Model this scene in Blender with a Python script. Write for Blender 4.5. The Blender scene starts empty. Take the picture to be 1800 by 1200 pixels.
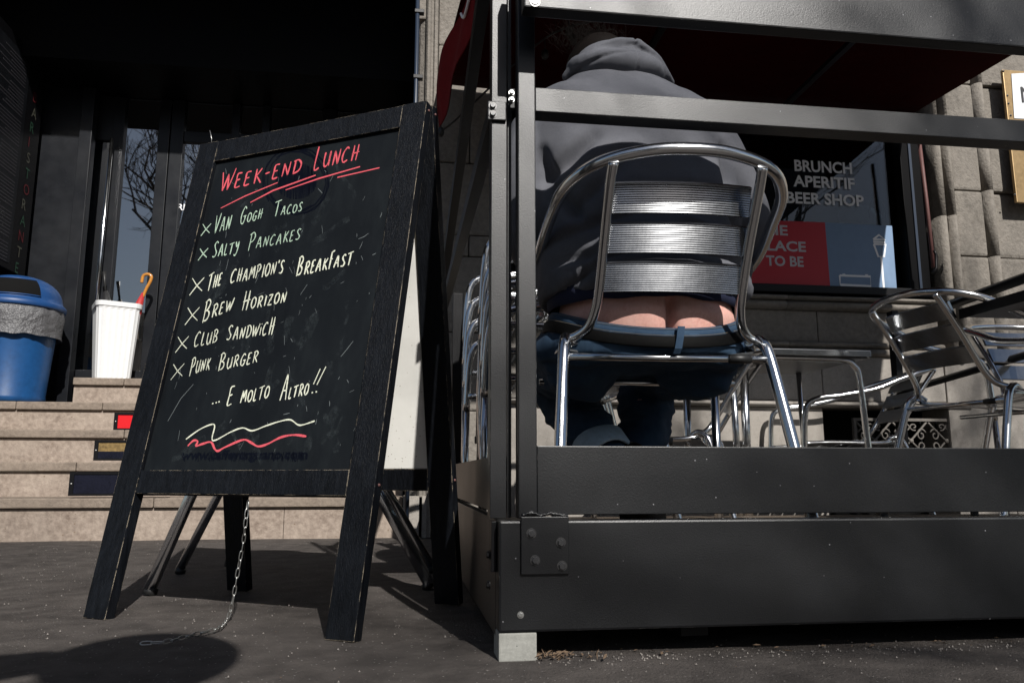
import bpy, bmesh, math, random
from mathutils import Vector, Matrix, noise
random.seed(7)
PI = math.pi
# ------------------------------------------------------------------ camera, world, sun, exposure
S = bpy.context.scene
COL = S.collection
EYE = Vector((0, 0, .30))
FPX = 1400.0
PITCH = math.atan(235/1400); YAW = math.atan(195/1400)
fw = Vector((math.sin(YAW)*math.cos(PITCH), math.cos(YAW)*math.cos(PITCH), math.sin(PITCH)))
rt = Vector((math.cos(YAW), -math.sin(YAW), 0)); up = rt.cross(fw)
cd = bpy.data.cameras.new('camera'); cam = bpy.data.objects.new('camera', cd); COL.objects.link(cam)
cam.matrix_world = Matrix(((rt.x, up.x, -fw.x, EYE.x), (rt.y, up.y, -fw.y, EYE.y), (rt.z, up.z, -fw.z, EYE.z), (0, 0, 0, 1)))
cd.sensor_width = 36; cd.lens = FPX/1800*36; cd.clip_start = .02; cd.clip_end = 400
S.camera = cam
SUN_EL = math.radians(37.3); SUN_H = Vector((.2254, -.974))     # horizontal direction towards the sun
to_sun = Vector((SUN_H.x*math.cos(SUN_EL), SUN_H.y*math.cos(SUN_EL), math.sin(SUN_EL))).normalized()
w = bpy.data.worlds.new('World'); S.world = w; w.use_nodes = True
nt = w.node_tree; bg = nt.nodes['Background']
sky = nt.nodes.new('ShaderNodeTexSky'); sky.sky_type = 'NISHITA'; sky.sun_disc = False
sky.sun_elevation = SUN_EL; sky.sun_rotation = math.atan2(SUN_H.x, SUN_H.y)
nt.links.new(sky.outputs[0], bg.inputs[0]); bg.inputs[1].default_value = .05
sl = bpy.data.lights.new('sun', 'SUN'); sl.energy = 5.0; sl.angle = math.radians(.5); sl.color = (1, .965, .92)
so = bpy.data.objects.new('sun', sl); COL.objects.link(so); so.rotation_euler = to_sun.to_track_quat('Z', 'Y').to_euler()
vs = S.view_settings; vs.view_transform = 'Standard'; vs.look = 'None'; vs.exposure = 0.22; vs.gamma = 1; vs.use_curve_mapping = False

def ray(x, y): return fw*FPX + rt*(x-900) - up*(y-600)
def P(x, y, X=None, Y=None, Z=None):          # where the line of sight through (x, y) meets a plane of the place
    d = ray(x, y)
    t = (Y-EYE.y)/d.y if Y is not None else (X-EYE.x)/d.x if X is not None else (Z-EYE.z)/d.z
    return EYE + d*t

# ------------------------------------------------------------------ materials
def mat(name, col, rough=.5, metal=0, spec=.5, var=0, vscale=8, var2=None, bump=0, bscale=200, bdist=.002, stretch=None,
        specks=0, speck_col=(.5, .5, .5), speck_scale=60, edge=None, coat=0, grad=None, rvar=0):
    m = bpy.data.materials.new(name); m.use_nodes = True; t = m.node_tree; N = t.nodes; L = t.links
    b = N['Principled BSDF']; b.inputs['Roughness'].default_value = rough; b.inputs['Metallic'].default_value = metal
    b.inputs['Specular IOR Level'].default_value = spec; b.inputs['Coat Weight'].default_value = coat
    tc = N.new('ShaderNodeTexCoord'); vec = tc.outputs['Object']
    if stretch:
        mp = N.new('ShaderNodeMapping'); mp.inputs['Scale'].default_value = stretch; L.new(vec, mp.inputs[0]); vec = mp.outputs[0]
    cur = None
    def rgb(c):
        r = N.new('ShaderNodeRGB'); r.outputs[0].default_value = (*c, 1); return r.outputs[0]
    def mix(f, a, c):
        x = N.new('ShaderNodeMix'); x.data_type = 'RGBA'; L.new(f, x.inputs[0]); L.new(a, x.inputs[6]); L.new(c, x.inputs[7]); return x.outputs[2]
    def ns(scale, det=6, ro=.6, v=None):
        n = N.new('ShaderNodeTexNoise'); n.inputs['Scale'].default_value = scale; n.inputs['Detail'].default_value = det
        n.inputs['Roughness'].default_value = ro; L.new(v or vec, n.inputs['Vector']); return n.outputs[0]
    def ramp(v, a, c):
        r = N.new('ShaderNodeMapRange'); r.inputs[1].default_value = a; r.inputs[2].default_value = c; L.new(v, r.inputs[0]); return r.outputs[0]
    cur = rgb(col)
    if var:
        c2 = var2 or tuple(x*(1-var) for x in col)
        cur = mix(ramp(ns(vscale), .3, .7), cur, rgb(c2))
        cur = mix(ramp(ns(vscale*7.3, 4), .35, .8), cur, rgb(tuple(min(1, x*(1+var*.6)) for x in col)))
    if specks:
        v = N.new('ShaderNodeTexVoronoi'); v.inputs['Scale'].default_value = speck_scale; L.new(vec, v.inputs['Vector'])
        g = N.new('ShaderNodeMath'); g.operation = 'LESS_THAN'; L.new(v.outputs['Distance'], g.inputs[0]); g.inputs[1].default_value = .16
        wn = N.new('ShaderNodeSeparateColor'); L.new(v.outputs['Color'], wn.inputs[0])
        h = N.new('ShaderNodeMath'); h.operation = 'LESS_THAN'; L.new(wn.outputs[0], h.inputs[0]); h.inputs[1].default_value = specks
        q = N.new('ShaderNodeMath'); q.operation = 'MULTIPLY'; L.new(g.outputs[0], q.inputs[0]); L.new(h.outputs[0], q.inputs[1])
        cur = mix(q.outputs[0], cur, rgb(speck_col))
    if edge:                                    # worn paint along the arrises
        ec, er, ea, eb = edge
        bv = N.new('ShaderNodeBevel'); bv.samples = 6; bv.inputs['Radius'].default_value = er
        ge = N.new('ShaderNodeNewGeometry'); dp = N.new('ShaderNodeVectorMath'); dp.operation = 'DOT_PRODUCT'
        L.new(bv.outputs[0], dp.inputs[0]); L.new(ge.outputs['Normal'], dp.inputs[1])
        e1 = ramp(dp.outputs['Value'], .97, .85)
        e2 = ramp(ns(26, 5, .7, tc.outputs['Object']), ea, eb)
        mu = N.new('ShaderNodeMath'); mu.operation = 'MULTIPLY'; L.new(e1, mu.inputs[0]); L.new(e2, mu.inputs[1])
        cur = mix(mu.outputs[0], cur, rgb(ec))
    L.new(cur, b.inputs['Base Color'])
    if rvar:
        rr = N.new('ShaderNodeMapRange'); L.new(ns(vscale*1.7), rr.inputs[0]); rr.inputs[1].default_value = .3; rr.inputs[2].default_value = .7
        rr.inputs[3].default_value = max(.02, rough-rvar); rr.inputs[4].default_value = rough+rvar; L.new(rr.outputs[0], b.inputs['Roughness'])
    if bump:
        bp = N.new('ShaderNodeBump'); bp.inputs['Strength'].default_value = bump; bp.inputs['Distance'].default_value = bdist
        L.new(ns(bscale, 5, .65), bp.inputs['Height']); L.new(bp.outputs[0], b.inputs['Normal'])
    return m
M = {}
M['asphalt'] = mat('asphalt', (.086, .075, .068), .85, var=.6, vscale=1.9, var2=(.036, .031, .028), bump=1, bscale=190, bdist=.007, specks=.30, speck_col=(.26, .245, .23), speck_scale=110, spec=.3)
M['coat'] = mat('powder_coated_steel', (.003, .0035, .0045), .40, spec=.60, var=.45, vscale=1.6, bump=.3, bscale=380, bdist=.0011, specks=.012, speck_col=(.25, .25, .26), speck_scale=140, rvar=.04, edge=((.22, .21, .2), .002, .56, .66))
M['coat_dark'] = mat('black_painted_steel', (.005, .005, .006), .4, spec=.25, var=.2, bump=.15, bscale=500)
M['slate'] = mat('chalkboard_face', (.0045, .0055, .0068), .5, spec=.16, var=.6, vscale=5, var2=(.013, .016, .018), stretch=(1.6, 1.6, .45), bump=.05, bscale=300)
M['wood_black'] = mat('black_stained_wood', (.0018, .0022, .0032), .42, spec=.17, stretch=(1, 1, .10), bump=.8, bscale=420, bdist=.002, var=.5, vscale=120, var2=(.010, .012, .016), edge=((.62, .52, .38), .0024, .46, .56))
M['white_board'] = mat('white_laminate', (.83, .82, .77), .55, var=.05, vscale=5, specks=.25, speck_col=(.45, .42, .36), speck_scale=120)
M['alu'] = mat('polished_aluminium', (.76, .77, .78), .17, 1, bump=.05, bscale=60, rvar=.05)
M['alu_slat'] = mat('ribbed_aluminium', (.40, .41, .42), .19, 1, var=.15, vscale=40, rvar=.015)
M['alu_soft'] = mat('brushed_aluminium', (.9, .92, .95), .22, 1, bump=.05, bscale=60)
M['alu_dull'] = mat('dulled_aluminium', (.5, .5, .5), .35, 1, bump=.1, bscale=90)
M['rubber'] = mat('black_rubber', (.012, .012, .012), .5)
M['zinc'] = mat('galvanised_steel', (.5, .5, .48), .35, .9, var=.4, vscale=60)
M['bolt'] = mat('painted_bolt', (.09, .09, .092), .32, .5, var=.5, vscale=120, edge=((.3, .29, .27), .001, .4, .6))
M['jacket'] = mat('grey_sweatshirt_cloth', (.112, .115, .13), .92, spec=.2, var=.16, vscale=30, bump=.35, bscale=700, bdist=.0008)
M['navy'] = mat('navy_cotton', (.02, .024, .05), .9, spec=.2)
M['denim'] = mat('blue_denim', (.018, .036, .066), .85, spec=.2, var=.5, vscale=14, var2=(.04, .075, .12), bump=.4, bscale=800, bdist=.0008, stretch=(1, 1, .5))
M['denim_worn'] = mat('faded_denim', (.40, .52, .62), .9, var=.4, vscale=60, spec=.2)
M['leather'] = mat('black_leather', (.0025, .0025, .0025), .65, spec=.08, bump=.3, bscale=120)
M['thread'] = mat('tan_thread', (.16, .13, .09), .9)
sk = mat('skin', (.66, .40, .34), .5, spec=.35, var=.16, vscale=22, var2=(.58, .29, .24), bump=.12, bscale=180, bdist=.002, specks=.10, speck_col=(.40, .17, .13), speck_scale=130)
sk.node_tree.nodes['Principled BSDF'].inputs['Subsurface Weight'].default_value = .12
sk.node_tree.nodes['Principled BSDF'].inputs['Subsurface Radius'].default_value = (.01, .004, .002)
M['skin'] = sk
M['hair'] = mat('dark_brown_hair', (.007, .005, .004), .7, spec=.1)
M['lime'] = mat('warm_limestone', (.30, .248, .205), .85, spec=.25, var=.5, vscale=5, var2=(.17, .13, .104), bump=.8, bscale=55, bdist=.005, specks=.12, speck_col=(.2, .15, .11), speck_scale=40)
M['nosing'] = mat('worn_step_stone', (.215, .175, .14), .8, spec=.3, var=.45, vscale=6, var2=(.14, .112, .09), bump=.8, bscale=60, bdist=.005, edge=((.36, .29, .225), .006, .4, .6))
M['facade'] = mat('rough_facade_stone', (.215, .195, .17), .9, spec=.2, var=.35, vscale=5, bump=1, bscale=70, bdist=.007, specks=.2, speck_col=(.16, .13, .1), speck_scale=60)
M['granite'] = mat('grey_granite', (.30, .275, .245), .75, spec=.3, var=.3, vscale=30, specks=.6, speck_col=(.12, .11, .1), speck_scale=120, bump=.3, bscale=160)
M['black'] = mat('black_lacquered_metal', (.002, .002, .0025), .5, spec=.08, var=.3, vscale=2)
M['door_grey'] = mat('dark_grey_door_metal', (.010, .011, .0135), .35, spec=.3, var=.3, vscale=2.5, rvar=.1)
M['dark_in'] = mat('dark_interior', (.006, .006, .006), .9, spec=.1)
M['red_cloth_shaded'] = mat('shaded_red_awning_cloth', (.030, .001, .0014), .9, spec=.05, var=.25, vscale=4)  # same cloth as the valance, with the underside's shade put into the colour
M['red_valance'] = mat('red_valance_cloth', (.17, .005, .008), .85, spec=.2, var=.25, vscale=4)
M['blue_plastic'] = mat('blue_plastic', (.009, .06, .18), .38, spec=.4, var=.22, vscale=5, bump=.1, bscale=90)
M['blue_lid'] = mat('blue_lid_plastic', (.009, .05, .165), .45, spec=.4, var=.15, vscale=7)
M['film'] = mat('grey_bin_liner_film', (.10, .10, .105), .28, spec=.6, bump=.9, bscale=24, bdist=.02, var=.3, vscale=20)
M['white_plastic'] = mat('white_plastic', (.70, .71, .71), .4, var=.06, vscale=6)
M['amber'] = mat('varnished_wood', (.52, .22, .04), .3, var=.3, vscale=30, coat=.4)
M['umb_red'] = mat('red_nylon', (.38, .02, .02), .6)
M['umb_black'] = mat('black_nylon', (.012, .012, .013), .6)
M['red_sign'] = mat('red_acrylic', (.62, .015, .02), .3)
M['gold_sign'] = mat('faded_gold_acrylic', (.22, .15, .06), .3, var=.6, vscale=9, var2=(.05, .035, .02))
M['navy_sign'] = mat('dark_acrylic', (.008, .009, .018), .25, var=.5, vscale=20)
M['brass'] = mat('aged_brass', (.32, .22, .11), .42, .7, var=.3, vscale=6)
M['paper'] = mat('white_paper', (.72, .74, .76), .8)
M['poster_red'] = mat('red_poster_print', (.5, .012, .024), .5)
M['poster_blue'] = mat('blue_grey_poster_print', (.17, .26, .40), .5, var=.08, vscale=3)
M['print_white'] = mat('white_vinyl_lettering', (.86, .86, .87), .5)
M['print_grey'] = mat('grey_print', (.55, .52, .54), .5)
M['ink'] = mat('black_ink', (.02, .02, .022), .6)
M['rod'] = mat('rust_brown_paint', (.12, .05, .045), .6, var=.4, vscale=30)
M['table_under'] = mat('table_underside_laminate', (.05, .048, .055), .5)
M['iron'] = mat('weathered_cast_iron', (.16, .145, .13), .7, .2, var=.4, vscale=20)
M['conc'] = mat('pale_concrete', (.29, .29, .265), .85, var=.25, vscale=18, bump=.5, bscale=150, specks=.3, speck_col=(.09, .09, .08), speck_scale=70)
M['leaf'] = mat('dry_leaf', (.15, .10, .062), .8, var=.5, vscale=50)
M['deck'] = mat('brown_deck_board', (.10, .075, .055), .7, var=.3, vscale=10, stretch=(.3, 3, 1))
M['bark'] = mat('tree_bark', (.07, .055, .042), .9, var=.4, vscale=8)
M['render'] = mat('pale_building_render', (.36, .31, .25), .9, var=.15, vscale=.6)
M['shutter'] = mat('brown_shutter', (.06, .05, .04), .6)
M['bag'] = mat('green_quilted_nylon', (.16, .22, .19), .6, var=.3, vscale=30)
M['cable'] = mat('black_cable', (.01, .01, .01), .5)
def chalk(name, c):
    m = mat(name, c, .95, spec=.1); t = m.node_tree; N = t.nodes; L = t.links; b = N['Principled BSDF']
    n = N.new('ShaderNodeTexNoise'); n.inputs['Scale'].default_value = 260; n.inputs['Detail'].default_value = 4
    tc = N.new('ShaderNodeTexCoord'); L.new(tc.outputs['Object'], n.inputs['Vector'])
    r = N.new('ShaderNodeMapRange'); r.inputs[1].default_value = .28; r.inputs[2].default_value = .42; r.inputs[3].default_value = .45; L.new(n.outputs[0], r.inputs[0])
    L.new(r.outputs[0], b.inputs['Alpha']); return m
M['chalk_red'] = chalk('pink_red_chalk_marker', (.66, .105, .13))
M['menu_red'] = mat('shaded_red_print', (.12, .015, .02)); M['menu_green'] = mat('shaded_green_print', (.03, .08, .05)); M['menu_cream'] = mat('shaded_cream_print', (.10, .10, .08))  # menu letter colours darkened to stand for shade on the case
M['chalk_cream'] = chalk('cream_chalk_marker', (.70, .72, .58))
M['chalk_green'] = chalk('pale_green_chalk_marker', (.44, .58, .45))
M['smear'] = mat('wiped_black_marker', (.0015, .0015, .004), .3, spec=.35)
M['scratch'] = mat('pale_scratch', (.14, .16, .16), .9)
def glass(name, tint=(.5, .55, .6), rf=1.0, floor=0):
    m = bpy.data.materials.new(name); m.use_nodes = True; t = m.node_tree; N = t.nodes; L = t.links
    N.remove(N['Principled BSDF']); o = N['Material Output']
    tr = N.new('ShaderNodeBsdfTransparent'); tr.inputs[0].default_value = (*tint, 1)
    gl = N.new('ShaderNodeBsdfGlossy'); gl.inputs['Roughness'].default_value = .015; gl.inputs[0].default_value = (rf, rf, rf, 1)
    lw = N.new('ShaderNodeFresnel'); lw.inputs[0].default_value = 1.5
    mm = N.new('ShaderNodeMath'); mm.operation = 'MAXIMUM'; L.new(lw.outputs[0], mm.inputs[0]); mm.inputs[1].default_value = floor
    mx = N.new('ShaderNodeMixShader'); L.new(mm.outputs[0], mx.inputs[0]); L.new(tr.outputs[0], mx.inputs[1]); L.new(gl.outputs[0], mx.inputs[2]); L.new(mx.outputs[0], o.inputs[0])
    return m
M['glass'] = glass('window_glass'); M['door_glass'] = glass('door_glass', (.3, .33, .36), floor=.34)

# ------------------------------------------------------------------ building helpers
WM = {}                                              # world matrix of things whose parts are built in world coordinates
def tag(o, label=None, cat=None, group=None, kind=None):
    if label: o['label'] = label
    if cat: o['category'] = cat
    if group: o['group'] = group
    if kind: o['kind'] = kind
    return o
def thing(name, label, cat, loc=(0, 0, 0), group=None):
    o = bpy.data.objects.new(name, None); COL.objects.link(o); o.location = loc; o.empty_display_size = .1
    WM[o.name] = Matrix.Translation(Vector(loc)); return tag(o, label, cat, group)
def copy_tree(o, parent=None):
    c = o.copy(); COL.objects.link(c); c.parent = parent
    if parent: c.matrix_parent_inverse = Matrix()
    for ch in list(o.children): copy_tree(ch, c)
    return c
class MB:
    def __init__(s): s.v = []; s.f = []; s.sm = []
    def add(s, vs, fs, smooth=False):
        n = len(s.v); s.v += [tuple(v) for v in vs]; s.f += [tuple(i+n for i in f) for f in fs]; s.sm += [smooth]*len(fs); return s
    def box(s, a, b, mtx=None):
        x0, y0, z0 = a; x1, y1, z1 = b
        vs = [Vector(p) for p in ((x0, y0, z0), (x1, y0, z0), (x1, y1, z0), (x0, y1, z0), (x0, y0, z1), (x1, y0, z1), (x1, y1, z1), (x0, y1, z1))]
        if mtx: vs = [mtx @ v for v in vs]
        return s.add(vs, [(0, 3, 2, 1), (4, 5, 6, 7), (0, 1, 5, 4), (1, 2, 6, 5), (2, 3, 7, 6), (3, 0, 4, 7)])
    def hexa(s, q):                                  # eight corners, bottom four then top four
        return s.add(q, [(0, 3, 2, 1), (4, 5, 6, 7), (0, 1, 5, 4), (1, 2, 6, 5), (2, 3, 7, 6), (3, 0, 4, 7)])
    def tube(s, pts, r, seg=12, closed=False, cap=True, rs=None):
        pts = [Vector(p) for p in pts]; n = len(pts); rings = []
        T = []
        for i in range(n):
            if closed: t = pts[(i+1) % n]-pts[i-1]
            else: t = pts[min(i+1, n-1)]-pts[max(i-1, 0)]
            T.append(t.normalized())
        a = Vector((0, 0, 1)) if abs(T[0].z) < .9 else Vector((1, 0, 0))
        nn = (a - T[0]*a.dot(T[0])).normalized()
        vs = []
        for i in range(n):
            nn = (nn - T[i]*nn.dot(T[i])).normalized(); bb = T[i].cross(nn)
            rr = rs[i] if rs else r
            for k in range(seg):
                an = 2*PI*k/seg; vs.append(pts[i]+(nn*math.cos(an)+bb*math.sin(an))*rr)
        fs = []
        for i in range(n if closed else n-1):
            j = (i+1) % n
            for k in range(seg):
                k2 = (k+1) % seg; fs.append((i*seg+k, i*seg+k2, j*seg+k2, j*seg+k))
        s.add(vs, fs, True)
        if cap and not closed:
            m = len(s.v)-len(vs)
            s.f.append(tuple(m+k for k in reversed(range(seg)))); s.sm.append(False)
            s.f.append(tuple(m+(n-1)*seg+k for k in range(seg))); s.sm.append(False)
        return s
    def rings(s, rings, capa=False, capb=False, closed=True, smooth=True):   # loft a list of equal-length rings
        k = len(rings[0]); vs = [p for r in rings for p in r]; fs = []
        for i in range(len(rings)-1):
            for j in range(k if closed else k-1):
                j2 = (j+1) % k; fs.append((i*k+j, i*k+j2, (i+1)*k+j2, (i+1)*k+j))
        if capa: fs.append(tuple(reversed(range(k))))
        if capb: fs.append(tuple((len(rings)-1)*k+j for j in range(k)))
        return s.add(vs, fs, smooth)
    def lathe(s, c, prof, seg=32, capa=True, capb=True):
        c = Vector(c)
        return s.rings([[c+Vector((r*math.cos(2*PI*k/seg), r*math.sin(2*PI*k/seg), z)) for k in range(seg)] for r, z in prof], capa, capb)
    def build(s, name, m, parent=None, bevel=0, loc=None, segs=2, label=None):
        me = bpy.data.meshes.new(name); mw = WM.get(parent.name, Matrix()) if parent else Matrix.Translation(Vector(loc or (0, 0, 0)))
        inv = mw.inverted()
        me.from_pydata([tuple(inv @ Vector(v)) for v in s.v], [], s.f)
        for p, q in zip(me.polygons, s.sm): p.use_smooth = q
        me.materials.append(M[m]); me.update()
        o = bpy.data.objects.new(name, me); COL.objects.link(o)
        if parent: o.parent = parent; WM[o.name] = mw
        else: o.location = mw.translation; WM[o.name] = mw
        if bevel:
            bm = bmesh.new(); bm.from_mesh(me)
            eg = [e for e in bm.edges if len(e.link_faces) == 2 and e.calc_face_angle(0) > .6]
            bmesh.ops.bevel(bm, geom=eg, offset=bevel, segments=segs, affect='EDGES', profile=.6)
            bm.to_mesh(me); bm.free()
        if label: o['label'] = label
        return o
def smooth_path(pts, n=6, closed=False):              # Catmull-Rom
    pts = [Vector(p) for p in pts]; out = []; L = len(pts)
    g = lambda i: pts[i % L] if closed else pts[max(0, min(L-1, i))]
    for i in range(L if closed else L-1):
        a, b, c, d = g(i-1), g(i), g(i+1), g(i+2)
        for k in range(n):
            t = k/n; out.append(.5*((2*b)+(c-a)*t+(2*a-5*b+4*c-d)*t*t+(3*b-a-3*c+d)*t**3))
    if not closed: out.append(pts[-1])
    return out
def one(name, m, label, cat, bevel=0, group=None, kind=None, mb=None, loc=(0, 0, 0)):
    return tag(mb.build(name, m, None, bevel, loc=loc), label, cat, group, kind)
def text_mesh(txt, size, bold=0.0, width=None):
    c = bpy.data.curves.new('txt', 'FONT'); c.body = txt; c.size = size; c.offset = bold; c.resolution_u = 3
    o = bpy.data.objects.new('txt', c); COL.objects.link(o)
    bpy.context.view_layer.update()
    me = bpy.data.meshes.new_from_object(o.evaluated_get(bpy.context.evaluated_depsgraph_get()))
    vs = [v.co.copy() for v in me.vertices]; fs = [tuple(p.vertices) for p in me.polygons]
    bpy.data.objects.remove(o); bpy.data.curves.remove(c); bpy.data.meshes.remove(me)
    x0 = min(v.x for v in vs); x1 = max(v.x for v in vs); y0 = min(v.y for v in vs)
    y1 = max(v.y for v in vs); k = (width/(x1-x0)) if width else 1
    return [Vector(((v.x-x0)*k, v.y-(0), 0)) for v in vs], fs, (x1-x0)*k
def put_text(txt, name, m, parent, origin, ex, ez, height, width=None, bold=.0, label=None):
    vs, fs, wd = text_mesh(txt, height/.7, bold, width)
    mb = MB(); mb.add([origin+ex*v.x+ez*v.y for v in vs], fs); return mb.build(name, m, parent, label=label)
def remesh(mb, name, m, parent, voxel=.012, smooth=6, fn=None, label=None):
    o = mb.build(name, m, parent); md = o.modifiers.new('r', 'REMESH'); md.mode = 'VOXEL'; md.voxel_size = voxel; md.use_smooth_shade = True
    if smooth: sm = o.modifiers.new('s', 'SMOOTH'); sm.iterations = smooth; sm.factor = .5
    bpy.context.view_layer.update(); dg = bpy.context.evaluated_depsgraph_get(); me = bpy.data.meshes.new_from_object(o.evaluated_get(dg))
    o.modifiers.clear(); me.name = name; me.materials.clear(); me.materials.append(M[m])
    if fn:
        mw = WM[o.name]; inv = mw.inverted(); nrm = [v.normal.copy() for v in me.vertices]
        for v, n in zip(me.vertices, nrm):
            v.co = inv @ fn(mw @ v.co, n)
        me.update()
    for p in me.polygons: p.use_smooth = True
    o.data = me
    if label: o['label'] = label
    return o
def ellipsoid(mb, c, r, seg=24, n=14, rot=None):
    c = Vector(c); R = []
    for i in range(1, n):
        a = PI*i/n
        ring = []
        for k in range(seg):
            v = Vector((r[0]*math.sin(a)*math.cos(2*PI*k/seg), r[1]*math.sin(a)*math.sin(2*PI*k/seg), -r[2]*math.cos(a)))
            if rot: v = rot @ v
            ring.append(c+v)
        R.append(ring)
    mb.rings(R, True, True); return mb
def limb(mb, pts, rs, seg=18):
    pts = [Vector(p) for p in pts]
    P2 = []; R2 = []
    sp = smooth_path(pts, 5)
    for i, p in enumerate(sp):
        t = i/5; a = min(int(t), len(rs)-2); f = t-a; P2.append(p); R2.append(rs[a]*(1-f)+rs[a+1]*f)
    mb.tube(P2, 0, seg, rs=R2)
    ellipsoid(mb, P2[0], (R2[0]*.98,)*3, 16, 8); ellipsoid(mb, P2[-1], (R2[-1]*.98,)*3, 16, 8); return mb
def loft_torso(mb, rows, seg=40, pw=2.4):
    R = []
    for z, cx, cy, hx, hy in rows:
        ring = []
        for k in range(seg):
            a = 2*PI*k/seg; c, s_ = math.cos(a), math.sin(a)
            ring.append(Vector((cx+hx*math.copysign(abs(c)**(2/pw), c), cy+hy*math.copysign(abs(s_)**(2/pw), s_), z)))
        R.append(ring)
    return mb.rings(R, True, True)

# ------------------------------------------------------------------ setting: ground
g = MB()
nx, ny = 60, 60
xs = [-60]+[-3+6*i/nx for i in range(nx+1)]+[60]; ys = [-60]+[.2+5*i/ny for i in range(ny+1)]+[40]
vs = []
for y in ys:
    for x in xs:
        z = 0 if (abs(x) > 3 or y < .3 or y > 5) else noise.noise((x*2.3, y*2.3, 0))*.004+noise.noise((x*9, y*9, 3))*.0015-.002
        vs.append((x, y, z))
W_ = len(xs); fs = [(j*W_+i, j*W_+i+1, (j+1)*W_+i+1, (j+1)*W_+i) for j in range(len(ys)-1) for i in range(W_-1)]
g.add(vs, fs, True); tag(g.build('ground', 'asphalt'), 'dark worn asphalt pavement in front of the bar', kind='structure')

# ------------------------------------------------------------------ entrance steps
step_rows = [(875, 889, 943, 4.06), (812, 827, 875, 4.36), (755, 770, 812, 4.66), (707, 722, 755, 4.96), (664, 679, 707, 5.26)]
st = thing('entrance_steps', 'broad flight of five worn beige stone steps up to the dark entrance', 'steps', (-1, 4.06, 0))
zprev = 0
ztop = []
for i, (yt, yb, yr, Y) in enumerate(step_rows):
    zt = P(150, yt, Y=Y).z; zb = zt-.045; ztop.append(zt)
    Yn = step_rows[i+1][3] if i < 4 else 6.4
    xl = -3.6 if i < 4 else -2.02
    cuts = [xl]+[x for x in [(-2.3, -1.15), (-2.9, -1.62, -.45), (-2.6, -1.50, -.3), (-2.2, -1.73, -.7), (-1.72, -.9)][i]]+[.02]
    for a, b in zip(cuts[:-1], cuts[1:]):
        MB().box((a+.0015, Y-.022, zb), (b-.0015, Yn+.03 if i < 4 else 6.4, zt)).build('tread_slab', 'nosing', st, .006)
    c2 = [xl]+[x for x in [(-2.7, -.55), (-2.1, -.9), (-2.4, -1.2), (-2.6, -1.05), (-1.25,)][i]]+[.02]
    for a, b in zip(c2[:-1], c2[1:]):
        MB().box((a+.001, Y, zprev-.02), (b-.001, Y+.2, zb-.002)).build('riser_slab', 'lime', st, .003)
    zprev = zt
if True:    # low light boxes let into the risers
    for (x0, x1, y0, y1, Y, m, nm, lb) in ((200, 300, 726, 756, 4.66, 'red_sign', 'red_panel', 'small black framed red panel let into the third step'),
                                       (165, 300, 774, 809, 4.36, 'gold_sign', 'gold_panel', 'black framed dull gold panel let into the second step'),
                                       (121, 300, 829, 871, 4.06, 'navy_sign', 'dark_panel', 'black framed dark panel let into the lowest step')):
        a = P(x0, y1, Y=Y); b = P(x1, y0, Y=Y); Yf = Y-.012
        t = thing('step_sign_box', lb, 'sign box', (a.x, Yf, a.z), 'sign boxes in the entrance steps')
        e = .011
        f = MB(); f.box((a.x, Yf, a.z), (b.x, Y+.01, a.z+e)); f.box((a.x, Yf, b.z-e), (b.x, Y+.01, b.z)); f.box((a.x, Yf, a.z+e), (a.x+e*1.8, Y+.01, b.z-e)); f.box((b.x-e, Yf, a.z+e), (b.x, Y+.01, b.z-e))
        f.build('box_frame', 'coat_dark', t)
        MB().box((a.x+e*1.8, Yf+.005, a.z+e), (b.x-e, Y+.01, b.z-e)).build(nm, m, t)
        if m == 'gold_sign': MB().box((a.x+e*1.8, Yf+.003, a.z+e), (b.x-e, Yf+.0045, a.z+e+.035)).build('dark_band', 'navy_sign', t)
        MB().lathe((0, 0, 0), [(.0045, 0), (.0045, .003)], 10).build('screw', 'zinc', t)
        sc = t.children[-1]
        for v in sc.data.vertices:
            x, y, z = v.co + WM[t.name].translation; v.co = Vector((a.x+.010+x, Yf-.0032+z, (a.z+b.z)/2+y))-WM[t.name].translation

# ------------------------------------------------------------------ facade
fa = thing('bar_facade', 'rough beige stone street front of the bar with window opening and entrance porch', 'building', (1.5, 4, 0))
def block(x0, x1, z0, z1, Y=4.0, dep=.25, m='facade', bev=.010, name='stone_block'):
    return MB().box((x0+.002, Y, z0+.002), (x1-.002, Y+dep, z1-.002)).build(name, m, fa, bev)
# stone jamb between the entrance and the terrace
zj = [0, .2, .62, 1.02, 1.42, P(800, 412, Y=4).z, P(800, 285, Y=4).z, P(790, 80, Y=4).z, 3.2, 3.8]
zj = sorted(set(round(z, 3) for z in zj))
for i, (a, b) in enumerate(zip(zj[:-1], zj[1:])):
    if i % 2: block(.155, .55, a, b, 4.0+.004*(i % 3))
    else: block(.155, .33, a, b, 4.0); block(.33, .55, a, b, 4.004)
jm = MB()
prof = [(.155, 4.0), (.150, 3.985), (.135, 3.982), (.128, 3.995), (.118, 3.995), (.112, 3.985), (.098, 3.985), (.09, 4.0), (.085, 4.03), (.06, 4.05), (.04, 4.1), (.04, 4.3), (.155, 4.3)]
jm.rings([[Vector((x, y, z)) for x, y in prof] for z in (0, .9, 1.8, 2.7, 3.8)], True, True, smooth=False); jm.build('jamb_moulding', 'facade', fa)
MB().box((.021, 3.985, 0), (.155, 4.15, .2)).build('plinth_block', 'granite', fa, .004)
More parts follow.
